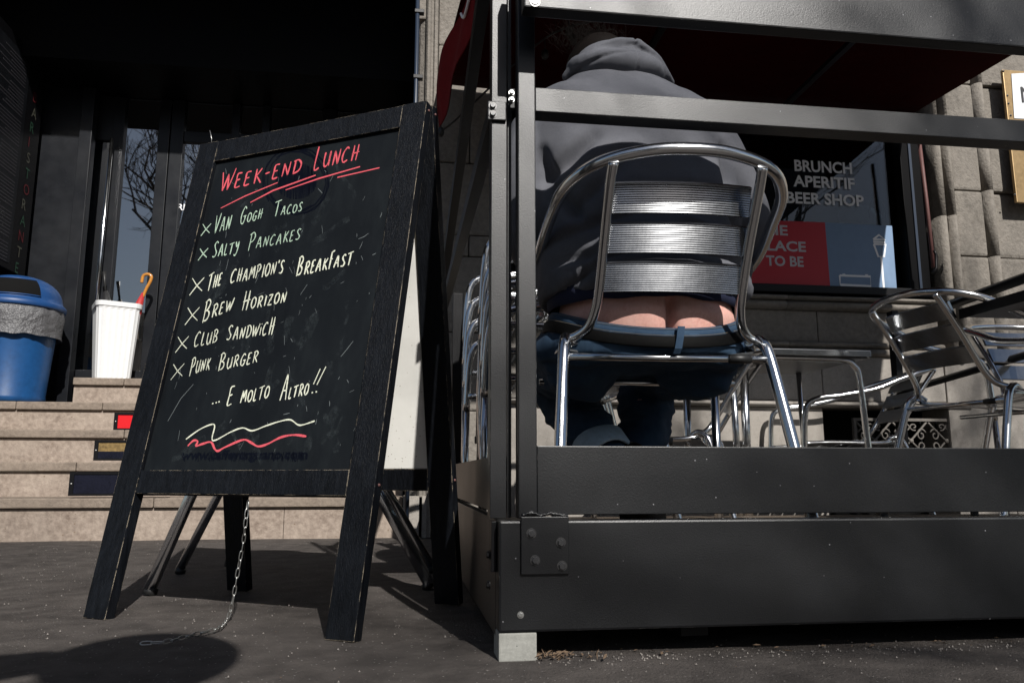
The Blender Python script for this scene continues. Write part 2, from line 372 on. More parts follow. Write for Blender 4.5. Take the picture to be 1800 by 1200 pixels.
# wall under the window
zs = {y: P(1400, y, Y=4).z for y in (522, 530, 545, 600, 612, 625, 705, 715)}
xb = [.55, 1.0, 1.62, 2.24, 2.96]
for (za, zb, Y, m) in ((0, .66, 4.0, 'granite'), (zs[705]+.002, zs[625], 3.985, 'granite'), (zs[600], zs[545], 4.0, 'facade')):
    for a, b in zip(xb[:-1], xb[1:]):
        if za == 0 and a > 2: continue
        block(a, b, za, zb, Y, .2, m, .006)
def mould(z0, z1, Y, out, x0, x1, m):                    # horizontal moulding with a rounded nose
    mb = MB(); n = 8; h = z1-z0
    pr = [(Y, z0)]+[(Y-out*math.sin(PI*k/n)**.6, z0+h*k/n) for k in range(1, n)]+[(Y, z1), (Y+.2, z1), (Y+.2, z0)]
    cuts = [x0]+[x for x in (1.3, 2.05) if x0 < x < x1]+[x1]
    for a, b in zip(cuts[:-1], cuts[1:]):
        q = MB(); q.rings([[Vector((x, y, z)) for y, z in pr] for x in (a+.0015, b-.0015)], True, True); q.build('moulding', m, fa)
mould(zs[545], zs[530], 3.985, .035, .55, 2.96, 'facade')
mould(zs[530]+.001, zs[522], 3.96, .02, .55, 2.96, 'facade')
mould(zs[625], zs[612], 3.975, .02, .55, 2.96, 'facade')
mould(zs[612]+.001, zs[600], 3.985, .03, .55, 2.96, 'facade')
mould(zs[715], zs[705], 3.98, .025, .55, 3.1, 'granite')
# dark vent recess behind the cast grille
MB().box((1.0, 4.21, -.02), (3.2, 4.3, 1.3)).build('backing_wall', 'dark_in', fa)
for a, b in ((2.96, 3.3), (3.3, 3.7)):
    block(a, b, 0, .42, 3.96, .3, 'granite', .008)
    block(a, b, .42, zs[625], 3.98, .3, 'granite', .008)
# pilaster and stone blocks right of the window
def vmould(x0, x1, Y, out, z0, z1, m='facade'):
    n = 8; w_ = x1-x0
    pr = [(x0, Y+.2), (x0, Y)]+[(x0+w_*k/n, Y-out*math.sin(PI*k/n)**.7) for k in range(1, n)]+[(x1, Y), (x1, Y+.2)]
    q = MB(); q.rings([[Vector((x, y, z)) for x, y in pr] for z in (z0, z1)], True, True, smooth=True); q.build('moulding', m, fa)
for z0, z1 in ((zs[625], 1.75), (1.752, 2.35), (2.352, 3.8)):
    vmould(3.0, 3.05, 3.97, .02, z0, z1); vmould(3.052, 3.1, 3.96, .03, z0, z1)
zq = [zs[625], 1.18, 1.52, P(1720, 335, Y=3.95).z, P(1720, 255, Y=3.95).z, P(1740, 150, Y=3.95).z, 3.1, 3.8]
for i, (a, b) in enumerate(zip(zq[:-1], zq[1:])):
    block(3.1, 3.28, a, b, 3.955, .3, bev=.016)
    block(3.34, 3.62, a, b, 3.975-.02*(i % 2), .3, bev=.02)
    vmould(3.28, 3.34, 3.95, .03, a+.003, b-.003)
for k in range(12): block(3.62+k*.6, 4.2+k*.6+.02, 0, 3.8, 3.98)
for z0, z1 in ((3.8, 4.4), (4.4, 5.2), (5.2, 6.4), (6.4, 8)):
    for k in range(9):
        x0 = -5+k*1.8-(.7 if z0 in (4.4, 6.4) else 0); block(x0, x0+1.8, z0, z1, 3.96, .6)
block(.04, 3.7, 2.75, 3.8, 4.02, .3)
# porch: left wall, side stones, ceiling
MB().box((-2.75, 4.0, 0), (-2.63, 5.6, 3.8)).build('porch_wall', 'facade', fa)
MB().box((-6, 4.0, 0), (-2.752, 4.4, 3.8)).build('street_wall', 'facade', fa)
MB().box((.06, 4.3, 0), (.3, 6.2, 3.8)).build('porch_wall', 'black', fa)
MB().box((-2.75, 4.0, 3.75), (.1, 6.4, 3.79)).build('porch_ceiling', 'black', fa)
MB().box((-2.63, 5.08, 2.93), (.06, 6.2, 3.748)).build('entrance_lintel', 'black', fa)
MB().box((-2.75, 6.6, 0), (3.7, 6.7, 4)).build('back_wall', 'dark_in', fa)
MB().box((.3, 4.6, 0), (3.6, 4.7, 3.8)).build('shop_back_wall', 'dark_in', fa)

# entrance doors
dr = thing('entrance_doors', 'dark framed glass entrance doors at the head of the steps', 'door', (-1.2, 5.6, ztop[4]))
zl = ztop[4]; zh = 2.925
def xat(px, py=400, Y=5.6): return P(px, py, Y=Y).x
def bar(x0, x1, z0, z1, y0, y1, nm='door_frame', m='door_grey', bv=.003): return MB().box((x0, y0, z0), (x1, y1, z1)).build(nm, m, dr, bv)
MB().box((-2.62, 5.50, ztop[3]), (xat(125, 400, 5.5), 5.54, zh)).build('side_panel', 'door_grey', dr, .003)
bar(xat(128, 400, 5.5), xat(150, 400, 5.5), ztop[3], zh, 5.46, 5.54)
for a, b in ((186, 206), (268, 288), (290, 313), (398, 412), (452, 466), (560, 585), (690, 712)):
    bar(xat(a), xat(b), zl, zh, 5.57, 5.63)
bar(xat(152), xat(186), 2.6, zh, 5.58, 5.62); bar(xat(313), xat(690), 2.62, 2.70, 5.58, 5.62)
bar(xat(152), xat(268), zl, zl+.09, 5.575, 5.6); bar(xat(313), xat(690), zl, zl+.1, 5.575, 5.62)
for a, b in ((150, 186), (206, 268), (313, 398), (412, 452), (466, 560), (585, 690)):
    MB().box((xat(a), 5.604, zl), (xat(b), 5.610, zh)).build('door_pane', 'door_glass', dr)
h = MB(); h.tube([P(197, 244, Y=5.5), P(177, 452, Y=5.5), P(163, 600, Y=5.5)], .013, 10); h.build('pull_bar', 'alu', dr)
h = MB(); h.tube([(xat(262), 5.6, zl+.3), (xat(262), 5.54, zl+.3), (xat(262), 5.54, zl+.42)], .009, 8); h.build('door_handle', 'alu_dull', dr)
bar(xat(240), xat(268), zl, zh, 5.9, 5.95, 'inner_frame'); bar(xat(330), xat(350), zl, zh, 6.2, 6.25, 'inner_frame')
put_text('RI', 'lettering', 'print_white', dr, P(312, 369, Y=5.597), Vector((1, 0, 0)), Vector((0, 0, 1)), .045, bold=.001)
# menu case on the porch's left wall
mc = thing('menu_case', 'black menu case with price list hanging on the left porch wall', 'menu board', (-2.63, 5.0, 1.56))
MB().box((-2.629, 4.3, 1.56), (-2.44, 5.42, 3.02)).build('case_frame', 'coat_dark', mc, .004)
MB().box((-2.44, 4.36, 1.6), (-2.438, 5.20, 2.95)).build('menu_sheet', 'door_grey', mc)
tl = MB()
for k in range(60):
    z = 2.9-k*.022
    if k % 9 == 8: continue
    tl.box((-2.4378, 5.14-random.uniform(.15, .5), z), (-2.437, 5.16, z+.006))
tl.build('menu_print', 'table_under', mc)
for k, (ch, m) in enumerate(zip('BARISTORANTE', ['menu_red', 'menu_cream', 'menu_green']*4)):
    put_text(ch, 'chalk_letter', m, mc, Vector((-2.438, 5.28, 2.72-k*.105)), Vector((0, 1, 0)), Vector((0, 0, 1)), .07)
# pipe
pp = MB(); px_ = P(744, 100, Y=3.94); pp.tube([(px_.x-.035, 3.94, .02), (px_.x-.035, 3.94, 3.74)], .011, 10)
pt = thing('downpipe', 'thin dark blue pipe running up beside the porch corner', 'pipe', (px_.x-.035, 3.94, .02))
M['pipe'] = mat('dark_blue_pipe_paint', (.02, .03, .05), .35)
pp.build('pipe', 'pipe', pt)
for z in (P(744, 25, Y=3.94).z, P(744, 140, Y=3.94).z, 1.4, .6):
    MB().box((px_.x-.05, 3.925, z), (px_.x+.0, 3.96, z+.02)).build('clamp', 'coat_dark', pt, .002)

# ------------------------------------------------------------------ window with lettering
wn = thing('shop_window', 'wide black framed bar window with white lettering on its glass', 'window', (1.7, 4.1, 1.3))
WX0, WX1, WZ0, WZ1 = .55, 2.96, 1.292, 2.745
fx = [(WX0, WX0+.06), (xat(1583, 400, 4.08), 2.96)]
for a, b in fx: MB().box((a, 4.03, WZ0), (b, 4.14, WZ1)).build('window_frame', 'black', wn, .004)
MB().box((fx[0][1], 4.02, WZ0), (fx[1][0], 4.14, WZ0+.045)).build('window_frame', 'coat_dark', wn, .004)
MB().box((fx[0][1], 4.03, WZ1-.05), (fx[1][0], 4.14, WZ1)).build('window_frame', 'black', wn, .004)
MB().box((fx[1][0]+.05, 4.022, WZ0+.01), (fx[1][0]+.065, 4.03, WZ1)).build('frame_bead', 'pipe', wn)
MB().box((fx[0][1], 4.10, WZ0+.045), (fx[1][0], 4.106, WZ1-.05)).build('window_pane', 'glass', wn)
GY = 4.096
def on_glass(txt, x0, y0, x1, y1, hpx, m='print_white', bold=.0016, nm='lettering', Y=GY):
    a = P(x0, y0, Y=Y); b = P(x1, y1, Y=Y); ex = (b-a).normalized(); ex = Vector((1, 0, ex.z*.0)); ez = Vector((0, 0, 1))
    hgt = P(x0, y0-hpx, Y=Y).z-a.z
    return put_text(txt, nm, m, wn, a, ex, ez, hgt, (b-a).length, bold)
on_glass('BRUNCH', 1397, 300, 1498, 304, 19, bold=.0026); on_glass('APERITIF', 1395, 327, 1503, 332, 19, bold=.0026); on_glass('BEER SHOP', 1383, 356, 1519, 361, 19, bold=.0026)
po = thing('window_poster', 'red and blue grey poster with bench and street lamp drawing in the bar window', 'poster', tuple(P(1455, 512, Y=4.09)))
YP = 4.088
def quad(px, Y, name, m, par, t=.002):
    q = [P(x, y, Y=Y) for x, y in px]; mb = MB()
    mb.add(q+[v+Vector((0, t, 0)) for v in q], [(0, 1, 2, 3), (7, 6, 5, 4), (0, 4, 5, 1), (1, 5, 6, 2), (2, 6, 7, 3), (3, 7, 4, 0)]); return mb.build(name, m, par)
quad([(1290, 508), (1460, 512), (1450, 391), (1290, 385)], YP, 'red_half', 'poster_red', po)
quad([(1460, 512), (1577, 515), (1568, 397), (1450, 391)], YP, 'blue_half', 'poster_blue', po)
def ptext(txt, x0, y0, x1, hpx, m='print_grey'):
    a = P(x0, y0, Y=YP-.001); b = P(x1, y0+2, Y=YP-.001); put_text(txt, 'poster_text', m, po, a, Vector((1, 0, 0)), Vector((0, 0, 1)), P(x0, y0-hpx, Y=YP).z-a.z, (b-a).length, .0022 if hpx > 9 else .0004)
ptext('THE', 1328, 411, 1385, 17); ptext('PLACE', 1334, 439, 1417, 17); ptext('TO BE', 1347, 466, 1413, 17); ptext('www.sloansquare.it', 1340, 503, 1396, 4.5)
def pline(pts, name='drawing', wd=.0062):
    mb = MB(); q = [P(x, y, Y=YP-.0012) for x, y in pts]
    mb.tube(q, wd, 4, cap=False)
    mb.v = [(x, YP-.0012+(y-(YP-.0012))*.1, z) for x, y, z in mb.v]; return mb
dw = MB()
for pts in ([(1535, 421), (1545, 413), (1556, 421), (1535, 421)], [(1535, 425), (1556, 426)], [(1536, 429), (1557, 430), (1554, 451), (1544, 451), (1536, 429)],
            [(1549, 452), (1554, 508)], [(1476, 484), (1530, 486), (1531, 503), (1477, 500), (1476, 484)], [(1478, 505), (1531, 507)], [(1478, 502), (1531, 504)],
            [(1484, 506), (1484, 514)], [(1526, 508), (1526, 514)], [(1481, 483), (1486, 483)], [(1521, 484), (1526, 484)]):
    q = pline(pts); dw.add(q.v, q.f)
dw.build('bench_and_lamp_drawing', 'print_white', po)
# bag on the inner sill
bgm = MB(); bc = P(1512, 385, Y=4.32)
ellipsoid(bgm, bc, (.13, .09, .085)); ellipsoid(bgm, bc+Vector((-.06, 0, .03)), (.07, .08, .06))
def bagf(p, n): return p+n*(noise.noise(p*22)*.012)
bgt = thing('handbag', 'dark green quilted bag lying inside the bar window above the poster', 'bag', tuple(bc-Vector((0, 0, .08))))
remesh(bgm, 'bag_body', 'bag', bgt, .012, 3, bagf)
hd = MB(); hd.tube(smooth_path([bc+Vector(v) for v in ((.0, -.09, -.02), (.02, -.09, .07), (.06, -.09, .1), (.10, -.09, .06), (.11, -.09, -.03))]), .005, 8); hd.build('handle', 'rubber', bgt)
cs = thing('inner_window_ledge', 'dark ledge inside the bar window under the bag', 'shelf', (2.2, 4.3, 1.6))
MB().box((1.6, 4.2, bc.z-.12), (2.9, 4.45, bc.z-.085)).build('ledge_board', 'dark_in', cs)
# window crank rod
rd = MB(); rd.tube([P(1614, 236, Y=3.88), P(1628, 350, Y=3.88), P(1641, 470, Y=3.88)], .011, 8)
ct = thing('crank_rod', 'rust brown awning crank rod hanging beside the window', 'crank', tuple(P(1641, 470, Y=3.88)))
rd.build('rod', 'rod', ct); hk = MB(); e0 = P(1641, 440, Y=3.87); hk.tube([e0, e0+Vector((.012, 0, -.02)), e0+Vector((.006, 0, -.10)), e0+Vector((-.02, 0, -.13))], .008, 8); hk.build('hook', 'coat_dark', ct)
# brass plaque
pl = thing('brass_plaque', 'tall aged brass plaque holding a white sheet on the right stone pilaster', 'plaque', tuple(P(1785, 355, Y=3.86)))
MB().box((P(1762, 120, Y=3.88).x, 3.88, P(1775, 355, Y=3.88).z), (4.0, 3.9, P(1757, 122, Y=3.88).z)).build('back_plate', 'brass', pl, .004)
quad([(1783, 208), (1860, 212), (1860, 125), (1778, 130)], 3.876, 'white_sheet', 'paper', pl)
put_text('N', 'sheet_letter', 'ink', pl, P(1797, 180, Y=3.873), Vector((1, 0, 0)), Vector((0, 0, 1)), .1)
for x, y in ((1764, 125), (1771, 168), (1773, 182), (1777, 203), (1784, 342)):
    c = P(x, y, Y=3.878); q = MB(); ellipsoid(q, c, (.006, .004, .006), 10, 6); q.build('rivet', 'bolt', pl)

# cast iron basement grille (scrollwork)
gr = thing('vent_grille', 'ornate scrolled cast iron grille over the basement opening behind the chairs', 'grille', (2.7, 4.0, .45))
gx0, gx1, gz0, gz1 = P(1500, 760, Y=4.01).x, P(1697, 760, Y=4.01).x, .36, .605
fr = MB()
for a, b in (((gx0, 4.0, gz0), (gx1, 4.02, gz0+.02)), ((gx0, 4.0, gz1-.015), (gx1, 4.02, gz1)), ((gx0, 4.0, gz0+.02), (gx0+.015, 4.02, gz1-.015)), ((gx1-.015, 4.0, gz0+.02), (gx1, 4.02, gz1-.015))): fr.box(a, b)
fr.build('grille_frame', 'iron', gr)
ncell = 3; cw = (gx1-gx0-.03)/ncell; zc = (gz0+gz1)/2+.002
for i in range(ncell):
    cx = gx0+.015+cw*(i+.5); q = MB(); hw = cw/2; hh = (gz1-gz0)/2-.02
    for sx in (-1, 1):
        for sz in (-1, 1):
            q.tube(smooth_path([(cx, 4.01, zc), (cx+sx*hw*.45, 4.01, zc+sz*hh*.45), (cx+sx*hw*.95, 4.01, zc+sz*hh*.97)], 4), .006, 6)
            sp = []
            for k in range(22):
                a = k/21*2*PI*1.25; r = .036*(1-k/26); sp.append((cx+sx*(hw*.62+r*math.cos(a+.4)*.8), 4.01, zc+sz*(hh*.30+r*math.sin(a+.4))))
            q.tube(sp, .0048, 6)
            sp = []
            for k in range(18):
                a = k/17*2*PI*1.1; r = .026*(1-k/22); sp.append((cx+sx*(hw*.22+r*math.cos(-a-1.2)), 4.01, zc+sz*(hh*.74+r*math.sin(-a-1.2)*.8)))
            q.tube(sp, .0045, 6)
    ellipsoid(q, (cx, 4.005, zc), (.014, .01, .014), 10, 6)
    q.build('scroll_panel', 'iron', gr)
for a in range(7):
    x = gx0+(gx1-gx0)*(a+.5)/7; MB().box((x-.004, 4.05, gz0), (x+.004, 4.058, gz1)).build('grille_bar', 'coat_dark', gr)

# ------------------------------------------------------------------ awning
aw = thing('awning', 'deep red cloth awning stretched over the terrace with hanging side valance', 'awning', (1.6, 3.9, 2.36))
q = MB(); n = 14
R = []
for i in range(n+1):
    y = 1.95+(3.98-1.95)*i/n
    R.append([Vector((.16+.14*(1-i/n)+(2.99-.26)*k/20, y, 2.30+.06*i/n-.012*math.sin(PI*((k % 5)/5)))) for k in range(21)])
q.rings(R+[[v+Vector((0, 0, .004)) for v in r] for r in reversed(R)], closed=False); q.build('awning_cloth', 'red_cloth_shaded', aw)
q = MB(); R = []
for i in range(n+1):
    t = i/n; y = 2.80+.92*t; x = .285-.135*t
    zl_ = 2.17-.19*t+.012*math.sin(t*14)
    R.append([Vector((x+.012*math.sin(t*9+k*.6), y, zl_+(2.34-zl_)*k/6)) for k in range(7)])
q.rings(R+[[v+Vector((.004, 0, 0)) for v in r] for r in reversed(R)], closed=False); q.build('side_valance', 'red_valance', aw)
q = MB(); q.tube(smooth_path([(.245, 2.98, 2.30), (.24, 3.0, 2.24), (.225, 3.08, 2.20), (.215, 3.12, 2.24)]), .006, 6); q.build('valance_lettering', 'print_white', aw)
q = MB(); q.tube([(.30, 1.95, 2.29), (2.97, 1.95, 2.29)], .02, 10); q.build('front_bar', 'coat_dark', aw)
for x in (1.1, 2.0): MB().box((x, 1.95, 2.255), (x+.03, 3.98, 2.275)).build('folding_arm', 'coat_dark', aw)
# string lights under the awning
sg = thing('string_lights', 'black string light cable with small bulbs hanging under the red awning', 'string lights', (.9, 3.3, 2.2))
q = MB(); pts = smooth_path([P(760, 238, Y=3.8), P(800, 212, Y=3.6), P(930, 90, Y=3.3), P(1000, 48, Y=3.2), P(1100, 30, Y=3.1)], 8); q.tube(pts, .005, 6); q.build('cable', 'cable', sg)
for x, y, Y in ((958, 92, 3.28), (1008, 66, 3.2), (1000, 52, 3.2), (775, 228, 3.7)):
    c = P(x, y, Y=Y); q = MB(); q.tube([c+Vector((0, 0, .07)), c], .003, 6); ellipsoid(q, c+Vector((0, 0, -.012)), (.018, .018, .026), 10, 7); q.build('bulb', 'cable', sg)

# ------------------------------------------------------------------ terrace enclosure
YF = 1.3659; XL = .168; XR = 2.75
te = thing('terrace_enclosure', 'dark grey powder coated steel enclosure of posts, rails and panels around the terrace', 'fence', (XL, YF, 0))
def tb(a, b, name, m='coat', bv=.002): return MB().box(a, b).build(name, m, te, bv)
tb((XL, YF, .0435), (XR, YF+.045, .2242), 'lower_panel', bv=.004)
tb((.2343, YF+.002, .2335), (XR, YF+.022, .3503), 'upper_panel', bv=.0015)
tb((.2015, YF+.0, .2275), (.2338, YF+.035, 1.75), 'post', bv=.0018)
tb((.2345, YF+.003, .9665), (XR, YF+.045, 1.0135), 'rail', bv=.0015)
zb0 = P(925, 12, Y=1.27).z
tb((P(921, 5, Y=1.27).x, 1.27, zb0), (XR, 1.302, zb0+.17), 'top_beam', bv=.003)
x2a, x2b = P(863, 500, Y=1.405).x, P(890.5, 500, Y=1.405).x
tb((x2a, 1.405, .2265), (x2b, 1.411, 1.9), 'post_flange', bv=.001); tb((x2a, 1.4115, .2265), (x2a+.006, 1.445, 1.9), 'post_web', bv=.001)
tb((.1885, YF+.05, .2265), (.196, YF+.075, 1.75), 'inner_strip', bv=.001)
tb((2.70, YF+.0, .2275), (2.735, YF+.035, 1.75), 'post', bv=.0018)
# plate and bolts
pa = P(916, 1010, Y=YF-.006); pb = P(1000, 907, Y=YF-.006)
plate = MB().box((pa.x, YF-.006, pa.z), (pb.x, YF-.0003, pb.z)).build('bolt_plate', 'coat', te, .0015)
def hexbolt(c, r, nrm=Vector((0, -1, 0)), m='bolt', par=te, hgt=.005):
    q = MB(); a = Vector((1, 0, 0)) if abs(nrm.x) < .5 else Vector((0, 1, 0)); b = nrm.cross(a); ph = random.random()
    R = [[c+nrm*d+(a*math.cos(2*PI*k/18)+b*math.sin(2*PI*k/18))*r*1.35 for k in range(18)] for d in (0, .0014)]
    q.rings(R, True, True, smooth=False)
    R = [[c+nrm*d+(a*math.cos(2*PI*k/6+ph)+b*math.sin(2*PI*k/6+ph))*r*f for k in range(6)] for d, f in ((.0014, 1), (.0014+hgt*.8, 1), (.0014+hgt, .85))]
    q.rings(R, True, True, smooth=False); q.build('bolt', m, par)
for x, y in ((934, 937), (986, 953), (940.5, 984), (988, 994)): hexbolt(P(x, y, Y=YF-.006), .0062)
hexbolt(P(915, 1080, Y=YF), .0042, m='zinc', hgt=.002)
q = MB(); q.tube(smooth_path([P(x, y, Y=YF-.003) for x, y in ((918, 905), (935, 901), (950, 905), (965, 902), (982, 904), (998, 906))], 5), .0035, 8)
def wl(p, n): return p+n*noise.noise(p*300)*.0012
remesh(q, 'weld_bead', 'coat', te, .0012, 1, wl)
# brackets on the side posts
ba = P(857, 211, Y=1.40); bb = P(890, 180, Y=1.40)
MB().box((ba.x, 1.398, ba.z), (bb.x, 1.4045, bb.z)).build('bracket', 'coat', te, .002)
for y in (187, 201): hexbolt(P(866, y, Y=1.398), .0055)
MB().box((P(896, 160, Y=1.39).x, 1.385, P(896, 192, Y=1.39).z), (P(905, 160, Y=1.39).x, 1.395, P(900, 158, Y=1.39).z)).build('bracket', 'coat_dark', te, .001)
for y in (164, 176): hexbolt(P(899, y, Y=1.384), .004, m='zinc', hgt=.006)
sa = P(850, 1000, Y=1.40)
MB().box((XL-.010, 1.392, sa.z-.004), (XL-.001, 1.43, .222)).build('side_plate', 'coat_dark', te, .001)
for z in (.115, .165): hexbolt(Vector((XL-.010, 1.41, z)), .006, Vector((-1, 0, 0)), 'coat_dark')
MB().lathe((P(793, 30, Y=1.3).x*0+ba.x, 0, 0), [(.001, 0), (.001, .001)], 6)
hexbolt(P(940, 4, Y=1.27), .007, hgt=.001)
# side wall of the enclosure, running back to the facade
MB().box((XL, YF+.048, .030), (XL+.02, 2.62, .2242)).build('side_lower_panel', 'coat', te, .002); MB().box((XL, 2.63, .030), (XL+.02, 3.9, .2242)).build('side_lower_panel', 'coat', te, .002)
MB().box((XL+.003, 1.45, .2335), (XL+.02, 2.6, .335)).build('side_upper_panel', 'coat', te, .002); MB().box((XL+.003, 2.63, .2335), (XL+.02, 3.9, .335)).build('side_upper_panel', 'coat', te, .002)
MB().box((XL-.003, 1.45, 1.02), (XL+.025, 3.5, 1.06)).build('side_rail', 'coat_dark', te, .001)
q = MB(); q.hexa([Vector(v) for v in ((.165, 1.62, 1.49), (.195, 1.62, 1.49), (.195, 3.7, 1.13), (.165, 3.7, 1.13), (.165, 1.62, 1.545), (.195, 1.62, 1.545), (.195, 3.7, 1.185), (.165, 3.7, 1.185))]); q.build('side_brace', 'coat_dark', te, .001)
MB().box((XL-.004, 2.601, .03), (XL+.028, 2.629, .9)).build('side_post', 'coat_dark', te, .001)
for z in (.07, .13): MB().box((XL-.012, 2.59, z), (XL-.004, 2.64, z+.02)).build('side_hinge', 'coat_dark', te, .001)
# feet
for i, (x, y) in enumerate(((XL+.0005, YF+.003), (1.35, YF+.02), (2.55, YF+.02))):
    tag(MB().box((x, y, -.004), (x+.064, y+.07, .0428)).build('concrete_foot', 'conc', None, .003, loc=(x, y, 0)),
        ['pale concrete block under the near corner of the steel enclosure', 'concrete block in the dark gap under the middle of the long steel panel', 'concrete block under the far right end of the long steel panel'][i], 'concrete block', 'concrete feet under the enclosure')
# deck
dk = thing('terrace_deck', 'low brown board deck carrying the terrace furniture behind the steel panels', 'deck', (1.5, 2.4, 0))
for k in range(19):
    y = 1.42+k*.1; MB().box((XL+.03, y, .105), (XR, y+.094, .13)).build('deck_board', 'deck', dk, .002)
for x in (.5, 1.2, 1.9, 2.6): MB().box((x, 1.42, .02), (x+.05, 3.31, .104)).build('joist', 'coat_dark', dk)

# ------------------------------------------------------------------ chairs
def make_chair(label, group):
    t = thing('bistro_chair', label, 'chair', (0, 0, 0), group)
    q = MB()
    hp = [(-.27, .24, .40), (-.275, .225, .60), (-.275, .17, .655), (-.275, .05, .672), (-.272, -.10, .70), (-.262, -.22, .745), (-.242, -.33, .782), (-.185, -.41, .808), (-.09, -.45, .822)]
    path = hp+[(0, -.46, .825)]+[(-x, y, z) for x, y, z in reversed(hp)]
    q.tube(smooth_path(path, 6), .0135, 14); q.build('arm_hoop', 'alu', t)
    for s in (-1, 1):
        q = MB(); q.tube(smooth_path([(s*.158, -.432, .803), (s*.16, -.40, .76), (s*.16, -.33, .66), (s*.161, -.275, .57), (s*.165, -.25, .53), (s*.177, -.228, .498), (s*.20, -.208, .480), (s*.222, -.195, .474)], 5), .0112, 12)
        q.build('back_post', 'alu', t)
        q = MB(); q.tube(smooth_path([(s*.215, -.16, .462), (s*.222, -.185, .478), (s*.228, -.212, .468), (s*.235, -.235, .43), (s*.252, -.29, .24), (s*.272, -.35, .012)], 5), .0135, 14); q.build('leg', 'alu', t)
        q = MB(); q.tube([(s*.27, .24, .40), (s*.268, .245, .012)], .0125, 12); q.build('leg', 'alu', t)
        q = MB(); q.tube(smooth_path([(s*.20, -.205, .472), (s*.235, -.12, .452), (s*.25, .1, .455), (s*.265, .235, .45)], 5), .011, 10); q.build('seat_rail', 'alu', t)
        for y0, x0 in ((-.35, .272), (.245, .268)):
            q = MB(); q.lathe((s*x0, y0, 0), [(.014, 0), (.0155, .003), (.0155, .022)], 12); q.build('foot_cap', 'rubber', t)
    for y0, z0, xx in ((-.236, .428, .238), (.05, .405, .255)):
        q = MB(); q.tube([(-xx, y0, z0), (xx, y0, z0)], .0085, 10); o = q.build('stretcher', 'alu', t)
        q = MB(); q.tube([(.14, y0, z0), (.19, y0, z0)], .0105, 10); q.build('sleeve', 'rubber', o)
    # ribbed back slats
    for k in range(3):
        zc_ = .750-k*.0775; yb = -.29-(zc_-.6)*.46; tl_ = math.atan(.47)
        h_ = .0318; R = []; nr = 13
        pr = []
        for j in range(nr*2+1):
            u_ = -h_+2*h_*j/(nr*2); pr.append((u_, -.0035-(.00142 if j % 2 else 0)))
        pr = [(-h_-.001, .006)]+pr+[(h_+.001, -.006), (h_+.003, .006)]
        for i in range(37):
            x = -.155+.31*i/36; bow = .016*(1-(x/.155)**2)
            R.append([Vector((x, yb-bow+w_*math.cos(tl_)-u_*math.sin(tl_), zc_+u_*math.cos(tl_)+w_*math.sin(tl_))) for u_, w_ in pr])
        q = MB(); q.rings(R, True, True, smooth=False); q.build('back_slat', 'alu_slat', t)
    for k in range(6):
        y0 = -.17+k*.068; q = MB(); R = []
        for i in range(13):
            x = -.235+.47*i/12; z0 = .452-.018*(1-(x/.235)**2)
            R.append([Vector((x, y0+a, z0+b)) for a, b in ((-.03, -.003), (-.03, .002), (-.015, .004), (0, .0025), (.015, .004), (.03, .002), (.03, -.003))])
        q.rings(R, True, True, smooth=False); q.build('seat_slat', 'alu_slat', t)
    return t
GC = 'aluminium bistro chairs on the terrace'
chA = make_chair('polished aluminium chair the person sits on, right behind the steel rail', GC)
def place(label, X, Y, Z, deg, group=GC, src=chA, sc=1, tilt=0):
    c = copy_tree(src) if label else src
    c.location = (X, Y, Z); c.rotation_euler = (math.radians(tilt), 0, math.radians(deg)); c.scale = (sc,)*3
    if label: c['label'] = label; c['group'] = group
    return c
place(None, .564, 1.814, .1402, -3, sc=.94)
place('empty aluminium chair seen from behind at the right, its slatted back tilted against the window', 2.27, 2.74, .13, -82)
place('aluminium chair facing the street at the right edge, pushed in at the dark table', 2.62, 2.72, .13, 176)
place('aluminium chair half hidden behind the square table, back towards the cast iron grille', 2.08, 3.62, .0, 80, sc=.98)
place('aluminium chair low behind the seated person, only its seat and one arm showing', 1.12, 3.35, -.0, 62, sc=.98)
for k, nm_ in enumerate(('lowest', 'second lowest', 'second highest', 'topmost')):
    place(nm_+' chair of the aluminium stack beside the corner posts', .478, 2.60+k*.03, .13+k*.088, 91, 'stacked aluminium chairs')

# ------------------------------------------------------------------ tables
def sq_table(label, x0, x1, y0, y1, z0, zt, splay=False):
    t = thing('bistro_table', label, 'table', ((x0+x1)/2, (y0+y1)/2, z0), 'aluminium bistro tables')
    q = MB().box((x0+.012, y0+.012, zt-.03), (x1-.012, y1-.012, zt-.004)); q.build('tabletop', 'table_under', t)
    e = MB()
    for a, b in (((x0, y0, zt-.026), (x1, y0+.012, zt)), ((x0, y1-.012, zt-.026), (x1, y1, zt)), ((x0, y0+.012, zt-.026), (x0+.012, y1-.012, zt)), ((x1-.012, y0+.012, zt-.026), (x1, y1-.012, zt))): e.box(a, b)
    e.build('table_edge', 'alu_slat', t, .002)
    return t
t1 = sq_table('square bistro table with ridged metal edge between the seated person and the empty chair', 1.18, 1.92, 3.02, 3.58, .13, .808)
zu = .778
q = MB(); q.tube(smooth_path([(1.32, 3.06, zu), (1.5, 3.06, zu), (1.80, 3.06, zu-.004), (1.865, 3.06, zu-.03), (1.885, 3.06, zu-.09), (1.90, 3.06, .45), (1.92, 3.05, .14)], 6), .0125, 12); q.build('leg', 'alu', t1)
for x, y in ((1.40, 3.10), (1.30, 3.50)):
    q = MB(); q.tube([(x, y, zu), (x-.01, y, .14)], .017, 14); q.build('leg', 'alu', t1)
q = MB(); q.tube([(1.34, 3.08, zu), (1.345, 3.08, .14)], .0135, 14); q.build('leg', 'alu', t1)
q = MB(); q.tube([(1.86, 3.52, zu), (1.88, 3.54, .14)], .0125, 12); q.build('leg', 'alu', t1)
